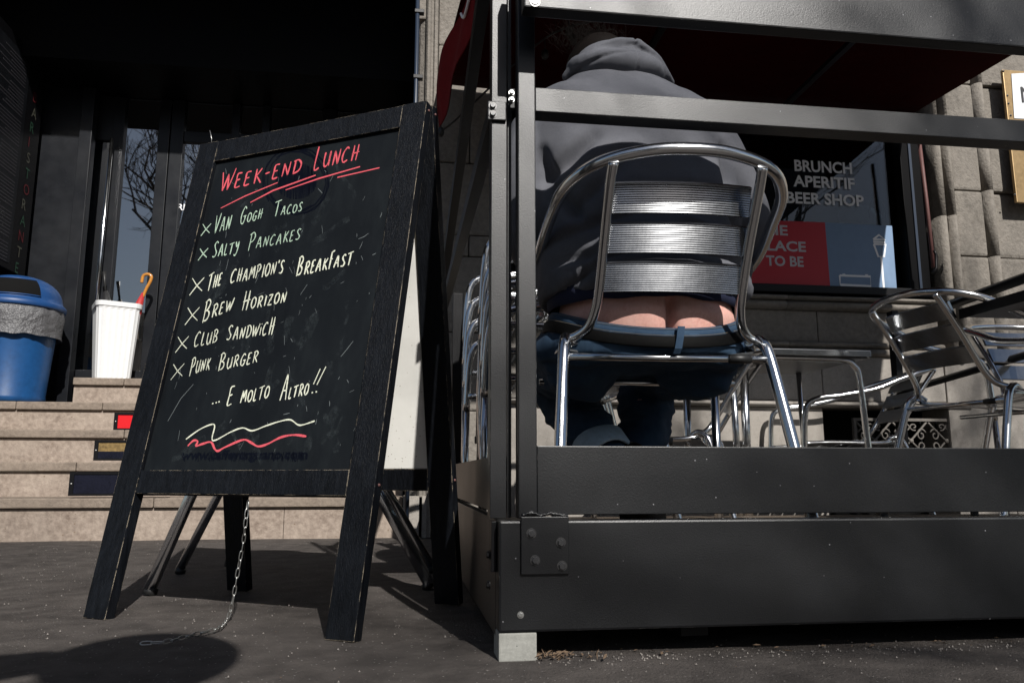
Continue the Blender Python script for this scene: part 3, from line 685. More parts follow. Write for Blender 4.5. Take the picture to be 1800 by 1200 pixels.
# dark table at the right edge
c1 = P(1690, 549, Z=.88)
t2 = thing('terrace_table', 'dark topped table at the right edge, the tilted empty chair pushed up to it', 'table', (c1.x+.36, c1.y-.3, .13))
MB().box((c1.x, c1.y-.62, .862), (c1.x+.72, c1.y, .89)).build('tabletop', 'table_under', t2, .003)
e = MB(); e.box((c1.x-.006, c1.y-.63, .856), (c1.x-.0005, c1.y+.006, .892)); e.build('table_edge', 'coat_dark', t2)
for x in (.34, .39):
    q = MB(); q.tube([(c1.x+x, c1.y-.31, .15), (c1.x+x, c1.y-.31, .861)], .018, 12); q.build('leg', 'alu', t2)
MB().box((c1.x+.15, c1.y-.5, .1305), (c1.x+.58, c1.y-.12, .149)).build('base_plate', 'coat_dark', t2, .003)
# black end railing of the terrace beyond the chairs
XE = 2.58
er = thing('end_railing', 'black steel end railing closing the terrace behind the empty chair', 'railing', (XE, 3.4, .13))
pe_ = P(1580, 690, X=XE); pu = P(1656, 541, X=XE); pv = P(1800, 489, X=XE)
MB().box((XE-.015, pe_.y-.02, .131), (XE+.02, pe_.y+.03, 1.16)).build('rail_post', 'coat_dark', er, .002)
dv = (pv-pu).normalized(); a_ = pu-dv*.35; b_ = pv+dv*.5
q = MB(); q.tube([a_, b_], .024, 4); q.build('handrail', 'coat_dark', er)
pw_ = P(1698, 655, X=XE); dv = (pw_-pe_).normalized()
q = MB(); q.tube([pe_, pw_+dv*.6], .017, 4); q.build('lower_rail', 'coat_dark', er)
# pavement table hidden behind the sign, only its splayed legs show
t3 = thing('pedestal_table', 'chrome legged table on the pavement, its splayed legs showing under the blackboard sign', 'table', (-.3, 2.45, 0))
hubc = Vector((-.34, 2.46, .64))
for (x, y, r) in ((-.6247, 2.2141, .0155), (-.6675, 2.6641, .0135), (.0864, 2.2188, .0155), (.1093, 2.6003, .014)):
    ft = Vector((x, y, .0)); side = .04 if x < -.3 else -.04
    if x < -.3: top_ = P(340 if y < 2.4 else 398, 866, Y=y+.05); tp = ft+(top_-ft)*(.62/max(top_.z, .05))
    else: top_ = P(664 if y < 2.4 else 686, 868, Y=y+.05); tp = ft+(top_-ft)*(.62/max(top_.z, .05))
    tp = Vector((max(-.42, min(-.26, tp.x)) if x > -.3 else min(-.36, tp.x), y*.5+1.22, .62)) if x > -.3 else Vector((min(-.36, tp.x), y*.5+1.22, .62))
    q = MB(); q.tube([ft+Vector((0, 0, .012)), tp], r, 14); q.build('leg', 'alu_soft', t3)
    q = MB(); q.tube([ft, ft+(tp-ft).normalized()*.02], r*1.12, 12); q.build('foot_cap', 'rubber', t3)
q = MB(); ft = Vector((-.545, 2.769, .0)); q.tube([ft+Vector((0, 0, .01)), Vector((-.40, 2.62, .62))], .012, 12); q.build('leg', 'alu', t3)
MB().lathe((-.36, 2.46, .60), [(.10, 0), (.13, .02), (.19, .03), (.19, .045), (.10, .046)], 24).build('tabletop', 'alu_slat', t3)

# ------------------------------------------------------------------ A-board
B1 = P(145, 1085, Z=0); B2 = P(622, 1128, Z=0); BW = (B2-B1).length; eX = (B2-B1).normalized()
nB = Vector((-eX.y, eX.x, 0))
if nB.y < 0: nB = -nB
AL = math.radians(11.6); eU = nB*math.sin(AL)+Vector((0, 0, math.cos(AL))); nF = eX.cross(eU)     # nF points out of the face
if nF.y > 0: nF = -nF
BL = 1.19
sb = thing('blackboard_sign', 'black wooden folding pavement blackboard with handwritten weekend lunch menu', 'sign', tuple((B1+B2)/2+nB*.2))
def onb(s, v, dpt=0): return B1+eX*s+eU*v-nF*dpt
def bpart(s0, s1, v0, v1, d0, d1, name, m='wood_black', bv=.0015, rear=False, par=None):
    mtx = None
    f = onb if not rear else onr
    q = MB(); q.hexa([f(s, v, dd) for s, v, dd in ((s0, v0, d0), (s1, v0, d0), (s1, v0, d1), (s0, v0, d1), (s0, v1, d0), (s1, v1, d0), (s1, v1, d1), (s0, v1, d1))])
    return q.build(name, m, par or sb, bv)
AR = math.radians(8.5); eUr = -nB*math.sin(AR)+Vector((0, 0, math.cos(AR))); topz = (eU*BL).z
RL = topz/math.cos(AR); apex = B1+eU*BL-nF*.027
R0 = apex-eUr*RL; R0.z = 0; nR = -eX.cross(eUr)
if nR.y < 0: nR = -nR
def onr(s, v, dpt=0): return R0+eX*s+eUr*v+nR*dpt
SWD = .064
TH = .026
bpart(0, SWD, 0, BL, 0, TH, 'stile', label=None) if False else bpart(0, SWD, 0, BL, 0, TH, 'stile')
bpart(BW-SWD, BW, 0, BL, 0, TH, 'stile')
bpart(SWD+.0008, BW-SWD-.0008, BL-.062, BL-.001, .001, TH-.001, 'top_rail')
bpart(SWD+.0008, BW-SWD-.0008, .266, .318, .001, TH-.001, 'bottom_rail')
bpart(SWD+.001, BW-SWD-.001, .319, BL-.063, .010, .016, 'chalkboard_panel', 'slate', 0)
for s0, s1 in ((0, SWD), (BW-SWD, BW)): bpart(s0, s1, 0, RL, .001, TH, 'stile', rear=True)
bpart(SWD+.0008, BW-SWD-.0008, RL-.062, RL-.001, .002, TH-.001, 'top_rail', rear=True)
bpart(SWD+.0008, BW-SWD-.0008, .266, .318, .002, TH-.001, 'bottom_rail', rear=True)
bpart(SWD+.001, BW-SWD-.001, .319, RL-.063, .006, .012, 'rear_panel', 'white_board', 0, rear=True)
for s in (.1, BW-.12):
    q = MB(); c = onb(s, BL-.004, TH); q.tube([c, c+eX*.05], .005, 8); q.build('hinge', 'zinc', sb)
for f, v in ((onb, BL-.02), (onr, RL-.02), (onb, .29), (onr, .29)):
    c = f(BW, v, .014); q = MB(); ellipsoid(q, c, (.0035, .0035, .0035), 10, 6); q.build('peg', 'rod', sb)
q = MB(); c = onb(.03, BL, .01); q.tube([c, c+Vector((0, 0, .018)), c+Vector((-.006, 0, .04))], .0009, 6); q.build('wire_stub', 'zinc', sb)

def to_board(x, y, off=.0094):
    d = ray(x, y); o = B1-nF*off; t = (o-EYE).dot(nF)/d.dot(nF); return EYE+d*t
def ribbon(mb, pts, wpx, off=.0094, taper=True, jit=0):
    # a chalk stroke: flat ribbon lying on the board, width in metres
    q = [to_board(x, y, off) for x, y in pts]
    n = len(q)
    if n < 2: return
    L_ = []; R_ = []
    for i in range(n):
        t = (q[min(i+1, n-1)]-q[max(i-1, 0)]).normalized(); b = nF.cross(t).normalized()
        k = 1.0+.22*math.sin(i*.7+pts[0][0])
        if taper and (i == 0 or i == n-1): k *= .7
        L_.append(q[i]+b*wpx*k/2); R_.append(q[i]-b*wpx*k/2)
    mb.rings([L_, R_], closed=False, smooth=False)
G = {
 'A': [[(0, 0), (.42, 1.0), (.62, .5), (.8, -.02)], [(.15, .38), (.75, .36)]],
 'B': [[(.12, -.08), (.16, 1.0)], [(.02, .92), (.4, 1.02), (.68, .84), (.5, .56), (.2, .5)], [(.2, .5), (.62, .42), (.75, .2), (.5, .0), (.05, .02)]],
 'C': [[(.75, .88), (.5, 1.0), (.15, .72), (.06, .3), (.3, .0), (.75, .12)]],
 'D': [[(.14, .0), (.18, .95)], [(.02, .9), (.5, .95), (.85, .6), (.7, .15), (.1, -.02)]],
 'E': [[(.72, .98), (.2, .95), (.14, .5), (.1, .02), (.7, .04)], [(.12, .52), (.58, .55)]],
 'F': [[(.16, -.05), (.2, .95)], [(.1, .92), (.75, 1.02)], [(.12, .5), (.6, .55)]],
 'G': [[(.75, .85), (.45, 1.0), (.1, .6), (.15, .12), (.5, -.02), (.72, .2), (.74, .42)], [(.45, .42), (.9, .44)]],
 'H': [[(.15, 0), (.2, 1)], [(.72, 1.0), (.66, -.02)], [(.05, .46), (.95, .52)]],
 'I': [[(.35, 0), (.4, 1)]],
 'i': [[(.35, 0), (.38, .7)], [(.4, .95), (.42, 1.0)]],
 'K': [[(.16, 0), (.2, 1)], [(.75, .98), (.22, .48)], [(.3, .5), (.85, -.04)]],
 'L': [[(.22, 1), (.14, .02), (.72, .03)]],
 'M': [[(.06, -.03), (.2, .95)], [(.2, .95), (.46, .3)], [(.46, .3), (.76, .97), (.9, 0)]],
 'N': [[(.1, 0), (.18, .95)], [(.18, .95), (.68, .03)], [(.68, .03), (.8, 1.0)]],
 'O': [[(.5, .98), (.16, .78), (.1, .28), (.4, .0), (.78, .25), (.78, .75), (.45, .98)]],
 'P': [[(.14, -.06), (.2, .98)], [(.02, .9), (.5, 1.02), (.75, .78), (.55, .5), (.18, .44)]],
 'R': [[(.14, -.02), (.18, .95)], [(.04, .9), (.5, 1.0), (.72, .76), (.5, .52), (.2, .48)], [(.28, .5), (.82, -.03)]],
 'S': [[(.75, .88), (.48, 1.0), (.2, .8), (.42, .52), (.7, .28), (.5, .02), (.08, .06)]],
 'T': [[(-.05, .9), (.9, 1.02)], [(.46, .96), (.38, -.04)]],
 'U': [[(.12, .98), (.1, .3), (.35, -.02), (.7, .25), (.78, 1.0)], [(.78, .9), (.76, 0)]],
 'V': [[(.02, .98), (.3, .0)], [(.3, .0), (.82, 1.05)]],
 'W': [[(.0, .98), (.2, .0)], [(.2, .0), (.5, .82)], [(.5, .82), (.6, .0)], [(.6, .0), (1.02, 1.05)]],
 'Y': [[(.1, 1), (.35, .5), (.72, .98)], [(.72, .98), (.6, .1), (.3, -.3), (.05, -.15)]],
 'Z': [[(.1, .9), (.75, .95)], [(.75, .95), (.12, .03)], [(.12, .03), (.8, .04)], [(.25, .45), (.65, .5)]],
 '-': [[(.1, .45), (.7, .5)]], "'": [[(.3, 1.15), (.25, .9)]], ' ': [],
}
WDT = {'I': .5, 'i': .5, "'": .35, '-': .75, ' ': .55, 'W': 1.15, 'M': 1.1, 'L': .8, 'E': .85, 'F': .85}
def word(mb, txt, x0, y0, x1, y1, h, first=None, wd=.0026, slant=.2, tall=()):
    ws = [WDT.get(c, 1)*((first/h)**.5 if (i == 0 and first) else 1) for i, c in enumerate(txt)]; tot = sum(ws)
    cx = 0
    for i, c in enumerate(txt):
        wc = ws[i]/tot; hh = first if (i == 0 and first) else h
        if i in tall: hh = h*1.45
        hh *= random.uniform(.94, 1.06); dy = random.uniform(-1, 1)
        for st_ in G[c]:
            pts = []
            sp = [(p.x, p.y) for p in smooth_path([(a_, b_, 0) for a_, b_ in st_], 5)] if len(st_) > 2 else [(st_[0][0]*(1-k/3)+st_[1][0]*k/3+.02*math.sin(PI*k/3), st_[0][1]*(1-k/3)+st_[1][1]*k/3) for k in range(4)]
            for u_, v_ in sp:
                f = cx+wc*u_*.86; X = x0+(x1-x0)*f+slant*hh*v_; Y = y0+(y1-y0)*f-hh*v_+dy; pts.append((X, Y))
            ribbon(mb, pts, wd)
        cx += wc
def cross(mb, x, y, s):
    ribbon(mb, [(x-s*.3, y-s*.5), (x, y), (x+s*.35, y+s*.35)], .0028); ribbon(mb, [(x+s*.5, y-s*.55), (x, y), (x-s*.5, y+s*.65)], .0028)
q = MB()
word(q, 'WEEK-END', 386, 336, 532, 302, 25, 33, .0042); q.build('heading_word', 'chalk_red', sb); q = MB(); word(q, 'LUNCH', 550, 298, 632, 279, 27, 42, .0040); q.build('heading_word', 'chalk_red', sb); q = MB()
for k in range(0): pass
for ln in ([(388, 366), (430, 345), (488, 321)], [(440, 356), (480, 335), (555, 308)], [(502, 334), (560, 314), (633, 293)], [(593, 312), (667, 295)]): ribbon(q, ln, .0042)
q.build('underlines', 'chalk_red', sb)
def line(m, fn, nm='menu_line'):
    q = MB(); fn(q); q.build(nm, m, sb)
G1, CR = 'chalk_green', 'chalk_cream'
def w_(*a, **k): return lambda q: word(q, *a, **k)
for a in ((362, 403, 18, G1), (357, 446, 18, G1), (346, 502, 26, CR), (338, 554, 26, CR), (320, 604, 24, CR), (312, 652, 24, CR)): line(a[3], lambda q, a=a: cross(q, *a[:3]), 'cross_mark')
for m, f in ((G1, w_('VAN', 375, 410, 406, 401, 25, 31)), (G1, w_('GOGH', 421, 395, 462, 383, 17, 28)), (G1, w_('TACOS', 480, 380, 533, 371, 15, 28)),
             (G1, w_('SALTY', 372, 452, 421, 443, 20, 26)), (G1, w_('PANCAKES', 435, 440, 530, 420, 19, 30)),
             (CR, w_('THE', 363, 510, 390, 500, 22, 28, .0034)), (CR, w_("CHAMPION'S", 404, 498, 500, 478, 22, 24, .0033)), (CR, w_('BREAKFAST', 520, 484, 620, 464, 21, 32, .0034, tall=(5,))),
             (CR, w_('BREW', 355, 564, 410, 544, 21, 34, .0033)), (CR, w_('HORIZON', 424, 545, 504, 530, 19, 33, .0032)),
             (CR, w_('CLUB', 340, 609, 384, 600, 21, 26)), (CR, w_('SANDWiCH', 397, 598, 482, 586, 21, 26, .0028, tall=(7,))),
             (CR, w_('PUNK', 332, 659, 370, 648, 21, 30)), (CR, w_('BURGER', 383, 650, 455, 635, 20, 29)),
             (CR, w_('E', 398, 714, 412, 710, 33, None, .0028)), (CR, w_('MOLTO', 422, 708, 474, 698, 22, None, .0028)), (CR, w_('ALTRO', 492, 703, 543, 692, 20, 44, .0028))): line(m, f, 'menu_word')
q = MB()
for x, y in ((374, 709), (380, 707.5), (385, 706)): ribbon(q, [(x-1.2, y), (x+1.2, y-.4)], .0038)
q.build('dots', CR, sb); q = MB()
for x, y in ((549, 690), (556, 688.5)): ribbon(q, [(x-1.2, y), (x+1.2, y-.4)], .0038)
ribbon(q, [(551, 675), (563, 648)], .0036); ribbon(q, [(557, 676), (573, 644)], .0036)
q.build('exclamation_strokes', CR, sb)
def c5(pts): return [(240+x/3, 500+y/3) for x, y in pts]
q = MB(); wv = [(p.x, p.y) for p in smooth_path([(x, y, 0) for x, y in c5([(260, 815), (330, 765), (390, 738), (412, 745), (398, 812), (420, 818), (500, 775), (560, 755), (610, 770), (680, 745), (750, 722), (810, 712), (850, 738), (880, 738), (940, 718)])], 6)]
ribbon(q, wv, .0030); q.build('white_wave', 'chalk_cream', sb)
q = MB(); wv = [(p.x, p.y) for p in smooth_path([(x, y, 0) for x, y in c5([(270, 850), (300, 822), (322, 826), (314, 850), (345, 840), (392, 830), (412, 865), (430, 876), (470, 855), (560, 818), (600, 830), (640, 852), (690, 840), (760, 805), (830, 792), (895, 800)])], 6)]
ribbon(q, wv, .0045); q.build('red_wave', 'chalk_red', sb)
# wiped out older marks
q = MB()
for r, ph in ((56, 0), (50, 1), (58, 2.5), (53, 4)):
    ribbon(q, [(520+r*1.0*math.cos(a/16*2*PI+ph)+random.uniform(-1, 1), 318+r*1.04*math.sin(a/16*2*PI+ph)+random.uniform(-1, 1)) for a in range(14)], .0035, .0097)
for k in range(34):
    a = k/34*36-18; hh = math.sqrt(max(0, 36**2-(a*2)**2)); ribbon(q, [(520+a*2+random.uniform(-2, 2), 318-hh*.9), (517+a*2+4, 318), (520+a*2+random.uniform(-2, 2), 318+hh*.9)], .004, .0098)
q.build('wiped_roundel', 'smear', sb)
oa = to_board(318, 807, .0098); ob = to_board(540, 806, .0098); ex_ = (ob-oa).normalized()
put_text('www.caffevergnano.com', 'blacked_out_address', 'smear', sb, oa, ex_, eU, .02, (ob-oa).length, .001)
q = MB()
for k in range(90):
    x = 318+random.random()*220; ribbon(q, [(x, 795+random.uniform(-2, 3)), (x+random.uniform(-5, 5), 808+random.uniform(-2, 3))], .0022, .0096)
q.build('address_scribble', 'smear', sb)
q = MB()
for k in range(95):
    x = random.uniform(300, 670); y = random.uniform(300, 800); l_ = random.expovariate(1/7.)+2; a = random.choice([1.2, 1.3, .4, 2.2, 1.5])+random.uniform(-.3, .3)
    if not (x > 395-(y-300)*.25 and x < 690-(y-250)*.13): continue
    ribbon(q, [(x, y), (x+l_*.5*math.cos(a)+.4, y-l_*.5*math.sin(a)), (x+l_*math.cos(a), y-l_*math.sin(a))], random.uniform(.0005, .0014), .0096)
for pts in ([(340, 675), (318, 700), (295, 740)], [(630, 420), (640, 416), (648, 410)], [(500, 590), (500, 606)], [(528, 518), (540, 500)]): ribbon(q, pts, .0013, .0096)
q.build('scratches', 'scratch', sb)

dm = mat('chalk_dust', (.30, .36, .37), .95, spec=.05); t_ = dm.node_tree; n_ = t_.nodes.new('ShaderNodeTexNoise'); n_.inputs['Scale'].default_value = 45; n_.inputs['Detail'].default_value = 8; n_.inputs['Roughness'].default_value = .75
c_ = t_.nodes.new('ShaderNodeTexCoord'); t_.links.new(c_.outputs['Object'], n_.inputs['Vector'])
r_ = t_.nodes.new('ShaderNodeMapRange'); r_.inputs[1].default_value = .45; r_.inputs[2].default_value = .8; r_.inputs[4].default_value = .075; t_.links.new(n_.outputs[0], r_.inputs[0]); t_.links.new(r_.outputs[0], t_.nodes['Principled BSDF'].inputs['Alpha']); M['dust'] = dm
for k in range(46):
    x = random.uniform(300, 660); y = random.uniform(290, 790); a = random.choice([1.15, 1.25, 1.0, .5, 1.9])+random.uniform(-.2, .2); l_ = random.uniform(25, 80)
    if not (x > 425-(y-300)*.25 and x < 665-(y-250)*.13): continue
    q = MB(); ribbon(q, [(x+l_*(j/6-.5)*math.cos(a)+3*math.sin(j), max(262, min(815, y-l_*(j/6-.5)*math.sin(a)))) for j in range(7)], random.uniform(.008, .026), .0097+k*.000003); q.build('wipe_mark', 'dust', sb)

# chain hanging from the bottom rail
ch = thing('security_chain', 'thin steel link chain hanging from the sign and trailing over the asphalt', 'chain', tuple(P(402, 1085, Z=0)))
top = to_board(437, 872, .02)
cp = [top, top+Vector((-.003, -.004, -.06))]
gp = [P(x, y, Z=.006) for x, y in ((400, 1086), (385, 1103), (340, 1115), (312, 1122), (285, 1128), (240, 1130))]
for k, (x, y) in enumerate(((428, 950), (417, 1010), (408, 1060))):
    f = (y-872)/(1086-872); Yk = top.y*(1-f)+gp[0].y*f; cp.append(P(x, y, Y=Yk))
path = smooth_path(cp+gp, 14)
tor = MB(); lk = []
for k in range(14):
    a = 2*PI*k/14; lk.append((.0035*math.cos(a), 0, .0072*math.sin(a)+(.0035 if math.sin(a) > 0 else -.0035 if math.sin(a) < 0 else 0)))
tor.tube(lk, .00125, 6, closed=True)
link0 = None; acc = 0; nk = 0; prev = path[0]; step = .0182
for p in path[1:]:
    seg = (p-prev).length; dirv = (p-prev).normalized() if seg > 1e-6 else dirv
    while acc+seg >= step:
        u_ = (step-acc)/seg; prev = prev+(p-prev)*u_; seg = (p-prev).length; acc = 0
        if link0 is None:
            link0 = tor.build('chain_link', 'zinc', ch); WM.pop(link0.name, None)
            for v in link0.data.vertices: v.co += WM[ch.name].translation
            o = link0
        else: o = link0.copy(); COL.objects.link(o); o.parent = ch
        o.location = prev-WM[ch.name].translation
        o.rotation_mode = 'QUATERNION'; zq_ = dirv.to_track_quat('Z', 'Y'); from mathutils import Quaternion
        o.rotation_quaternion = zq_ @ Quaternion((0, 0, 1), (nk % 2)*PI/2+.5+random.uniform(-.25, .25)); nk += 1
    acc += seg; prev = p

# ------------------------------------------------------------------ seated person
CX = .61
pe = thing('person', 'seated person seen from behind in grey hooded sweatshirt, low blue jeans and black belt', 'person', (CX, 1.95, .13))
# body: one continuous figure
q = MB()
loft_torso(q, [(.60, CX, 1.93, .19, .14), (.635, CX, 1.93, .218, .170), (.68, CX, 1.925, .225, .175), (.75, CX, 1.93, .21, .165), (.9, CX-.01, 1.95, .20, .15), (1.1, CX-.02, 1.99, .20, .14), (1.25, CX-.03, 2.03, .17, .11), (1.32, CX-.03, 2.07, .07, .07)], 40, 2.2)
limb(q, [(CX-.03, 2.06, 1.28), (CX-.03, 2.15, 1.40), (CX-.03, 2.19, 1.46)], [.06, .055, .055])
ellipsoid(q, (CX-.03, 2.22, 1.46), (.075, .095, .105), rot=Matrix.Rotation(-.5, 3, 'X'))
ellipsoid(q, (CX-.03, 2.315, 1.42), (.014, .02, .025))
for s in (-1, 1):
    ellipsoid(q, (CX-.03+s*.078, 2.21, 1.46), (.012, .022, .03))
    limb(q, [(CX-.03+s*.20, 2.0, 1.20), (CX-.02+s*.25, 2.0, 1.05), (CX+s*.25, 2.02, .92)], [.055, .048, .04]); limb(q, [(CX+s*.25, 2.02, .92), (CX+s*.21, 2.2, .90), (CX+s*.14, 2.36, .90)], [.04, .034, .026])
    ellipsoid(q, (CX+s*.12, 2.41, .90), (.038, .045, .02))
    for k in range(4): limb(q, [(CX+s*(.10+.018*k-.01), 2.44, .902), (CX+s*(.098+.018*k-.01), 2.475, .90), (CX+s*(.095+.017*k-.01), 2.495-.004*abs(k-1.5), .885)], [.0095, .009, .0075], 8)
    limb(q, [(CX+s*.085, 2.39, .90), (CX+s*.06, 2.415, .90), (CX+s*.05, 2.44, .893)], [.012, .0105, .009], 8)
    limb(q, [(CX+s*.12, 1.95, .635), (CX+s*.14, 2.2, .625), (CX+s*.145, 2.40, .605)], [.070, .062, .05]); 
limb(q, [(CX-.14, 2.40, .61), (CX-.10, 2.30, .48), (CX-.04, 2.16, .36)], [.06, .052, .04]); limb(q, [(CX+.14, 2.40, .61), (CX+.10, 2.3, .45), (CX+.03, 2.2, .30)], [.06, .052, .04])
MXC = .622
def bodyf(p, n):
    p = p.copy()
    if p.y < 1.90 and .52 < p.z < .78:
        bk = min(1, (1.90-p.y)/.06); vf = max(0, 1-max(0, p.z-.70)/.045)
        dx = p.x-MXC
        lobes = .007*math.exp(-((abs(dx)-.075)/.06)**2)*vf
        cleft = -.034*math.exp(-(dx/.0095)**2)*max(0, min(1, (.738-p.z)/.03))-.008*math.exp(-(dx/.035)**2)*vf
        p.y -= (lobes+cleft)*bk
    return p
remesh(q, 'body', 'skin', pe, .0065, 5, bodyf)
# sweatshirt
q = MB()
loft_torso(q, [(.730, CX-.005, 1.94, .250, .200), (.742, CX-.005, 1.935, .262, .207), (.765, CX-.005, 1.93, .268, .213), (.80, CX-.002, 1.93, .275, .212), (.88, CX-.003, 1.94, .268, .205), (1.0, CX-.008, 1.955, .262, .19), (1.1, CX-.012, 1.975, .27, .175), (1.2, CX-.025, 1.995, .275, .16), (1.27, CX-.022, 2.01, .265, .145), (1.33, CX-.022, 2.03, .215, .125), (1.38, CX-.025, 2.04, .155, .10), (1.40, CX-.025, 2.04, .10, .07)], 48, 2.3)
limb(q, [(CX-.255, 2.00, 1.215), (CX-.285, 1.985, 1.08), (CX-.285, 1.98, .96), (CX-.27, 2.02, .90)], [.082, .078, .072, .068])
limb(q, [(CX-.27, 2.02, .90), (CX-.24, 2.15, .885), (CX-.18, 2.32, .895)], [.07, .058, .045])
limb(q, [(CX+.215, 2.00, 1.215), (CX+.268, 1.985, 1.08), (CX+.300, 1.97, .97), (CX+.285, 2.02, .90)], [.082, .08, .075, .068])
limb(q, [(CX+.285, 2.02, .90), (CX+.25, 2.15, .885), (CX+.19, 2.32, .895)], [.07, .058, .045])
for s in (-1, 1): ellipsoid(q, (CX-.022+s*.175, 2.02, 1.265), (.14, .12, .085), rot=Matrix.Rotation(s*.55, 3, 'Y'))
def creases(lines):
    def f(p):
        d = 0
        for (ax, az, bx, bz, amp, wd) in lines:
            vx, vz = bx-ax, bz-az; l2 = vx*vx+vz*vz; t = max(0, min(1, ((p.x-ax)*vx+(p.z-az)*vz)/l2))
            dx = p.x-(ax+vx*t); dz = p.z-(az+vz*t); fade = math.sin(PI*(.12+.76*t))
            r = math.sqrt(dx*dx+dz*dz)/wd
            if r < 3: d += amp*fade*math.exp(-r*r)
        return d
    return f
ck = creases([(.36, .80, .60, .83, -.012, .011), (.62, .84, .86, .80, -.014, .012), (.36, .86, .56, .93, -.012, .014), (.40, .93, .52, 1.05, -.012, .016), (.80, .86, .66, .90, .010, .014),
              (.345, 1.04, .46, 1.13, -.020, .018), (.36, 1.0, .42, .90, -.018, .016), (.835, 1.16, .80, .98, -.022, .016), (.86, 1.1, .84, .95, .010, .012), (.40, 1.08, .62, 1.12, .008, .03),
              (.78, .95, .86, .86, -.014, .012), (.36, .95, .33, .86, -.012, .012), (.44, .78, .38, .73, -.012, .010), (.47, .86, .43, .77, .010, .010), (.55, .97, .78, .99, -.008, .02),
              (.50, 1.18, .70, 1.19, .006, .04), (.36, .775, .86, .775, -.006, .004), (.34, 1.12, .35, 1.02, -.016, .012)])
def jf(p, n):
    d = noise.noise(p*7)*.012+noise.noise(p*17)*.005
    d += .007*math.sin(p.z*85+noise.noise(p*5)*7)*max(0, noise.noise(p*4+Vector((3, 1, 0))))*1.6
    back = max(0, min(1, -n.y*2+.4)); d += 1.9*ck(p)*back
    hemr = .708
    if p.z < hemr+.004: d -= .0
    if .70 < p.z < .768: d += .0016*math.sin(p.x*900)
    return p+n*d
remesh(q, 'sweatshirt', 'jacket', pe, .0085, 4, jf)
# hood lying on the back of the neck
q = MB(); ellipsoid(q, (CX-.03, 2.02, 1.415), (.145, .10, .05), rot=Matrix.Rotation(.05, 3, 'Y')); ellipsoid(q, (CX-.035, 2.05, 1.45), (.112, .095, .06)); ellipsoid(q, (CX-.03, 2.07, 1.468), (.085, .08, .048))
limb(q, [(CX-.175, 2.03, 1.395), (CX-.12, 1.975, 1.445), (CX-.05, 1.965, 1.475), (CX+.02, 1.97, 1.482)], [.012, .013, .011, .009])
limb(q, [(CX+.02, 1.965, 1.475), (CX+.08, 1.98, 1.44), (CX+.13, 2.02, 1.395)], [.009, .010, .009])
def hf(p, n):
    d = noise.noise(p*12)*.007
    r = abs(p.x-(CX+.005-.06*(1.45-p.z)))
    if p.y < 2.03: d -= .004*math.exp(-(r/.003)**2)
    d += creases([(CX-.17, 1.39, CX+.0, 1.435, -.007, .005), (CX-.13, 1.43, CX+.02, 1.475, -.005, .004), (CX+.03, 1.455, CX+.12, 1.385, -.003, .009)])(p)
    return p+n*d
remesh(q, 'hood', 'jacket', pe, .005, 3, hf)
# undershirt edge
def ring_loft(rows, name, m, par, seg=72, pw=2.3, fn=None, th=.003):
    q = MB(); R = []
    for z, hx, hy in rows:
        ring = []
        for k in range(seg):
            a = 2*PI*k/seg; c, s_ = math.cos(a), math.sin(a)
            p = Vector((CX-.004+hx*math.copysign(abs(c)**(2/pw), c), 1.935+hy*math.copysign(abs(s_)**(2/pw), s_), z))
            if fn: p = fn(p, a)
            ring.append(p)
        R.append(ring)
    I = [[Vector((CX+(p.x-CX)*(1-th/.2), 1.935+(p.y-1.935)*(1-th/.2), p.z)) for p in r] for r in reversed(R)]
    q.rings(R+I); return q.build(name, m, par)
def usf(p, a):
    if math.sin(a) < 0: p.z += .006*math.exp(-((p.x-MXC)/.05)**2)*(1 if p.z < .715 else 0)+.002*math.sin(p.x*60)
    return p
ring_loft([(.750, .246, .196), (.728, .243, .193), (.708, .240, .189)], 'undershirt', 'navy', pe, fn=usf)
# jeans
def dip(p, a, k=1):
    b = max(0, -math.sin(a)); p.z -= .066*b**1.35*k; return p
jw = [(.705, .240, .187), (.690, .247, .192), (.672, .252, .196)]
JR = ring_loft([(.702, .238, .190), (.692, .241, .193), (.676, .246, .197)], 'waistband', 'denim', pe, fn=dip)
ring_loft([(.680, .251, .202), (.677, .2525, .2035), (.656, .2555, .2065), (.653, .2545, .2055)], 'belt', 'leather', pe, fn=dip)
q = MB()
loft_torso(q, [(.56, CX-.004, 1.935, .22, .165), (.58, CX-.004, 1.935, .245, .19), (.605, CX-.004, 1.935, .250, .198), (.628, CX-.004, 1.935, .2495, .200)], 60, 2.3)
for s in (-1, 1):
    ellipsoid(q, (CX+s*.16, 1.98, .615), (.125, .15, .065))
    limb(q, [(CX+s*.15, 1.98, .605), (CX+s*.165, 2.2, .61), (CX+s*.15, 2.41, .60)], [.115, .10, .082])
limb(q, [(CX-.15, 2.41, .60), (CX-.115, 2.30, .50), (CX-.06, 2.14, .36)], [.085, .085, .068])
limb(q, [(CX+.15, 2.41, .60), (CX+.12, 2.33, .47), (CX+.05, 2.22, .33)], [.085, .080, .07])
def jnf(p, n):
    d = noise.noise(p*9)*.006+noise.noise(p*25)*.003
    if p.z < .58: d += .012*noise.noise(Vector((p.x*9, p.y*9, p.z*34)))+.006*noise.noise(Vector((p.x*20, p.y*20, p.z*60)))
    return p+n*d
remesh(q, 'jeans', 'denim', pe, .008, 3, jnf)
ring_loft([(.672, .2465, .1975), (.655, .250, .201), (.64, .2515, .2025), (.625, .2525, .203), (.61, .252, .200)], 'jeans_yoke', 'denim', pe, fn=lambda p, a: dip(p, a, min(1, max(0, (p.z-.60)/.05))))
q = MB()
R = []
for k in range(40):
    x = MXC; 
bl = []
for z, o in ((.652, -.006), (.645, -.012), (.620, -.013), (.598, -.012), (.588, -.004)):
    bl.append((z, 1.732+o))
q = MB(); ydip = 1.935-.2035
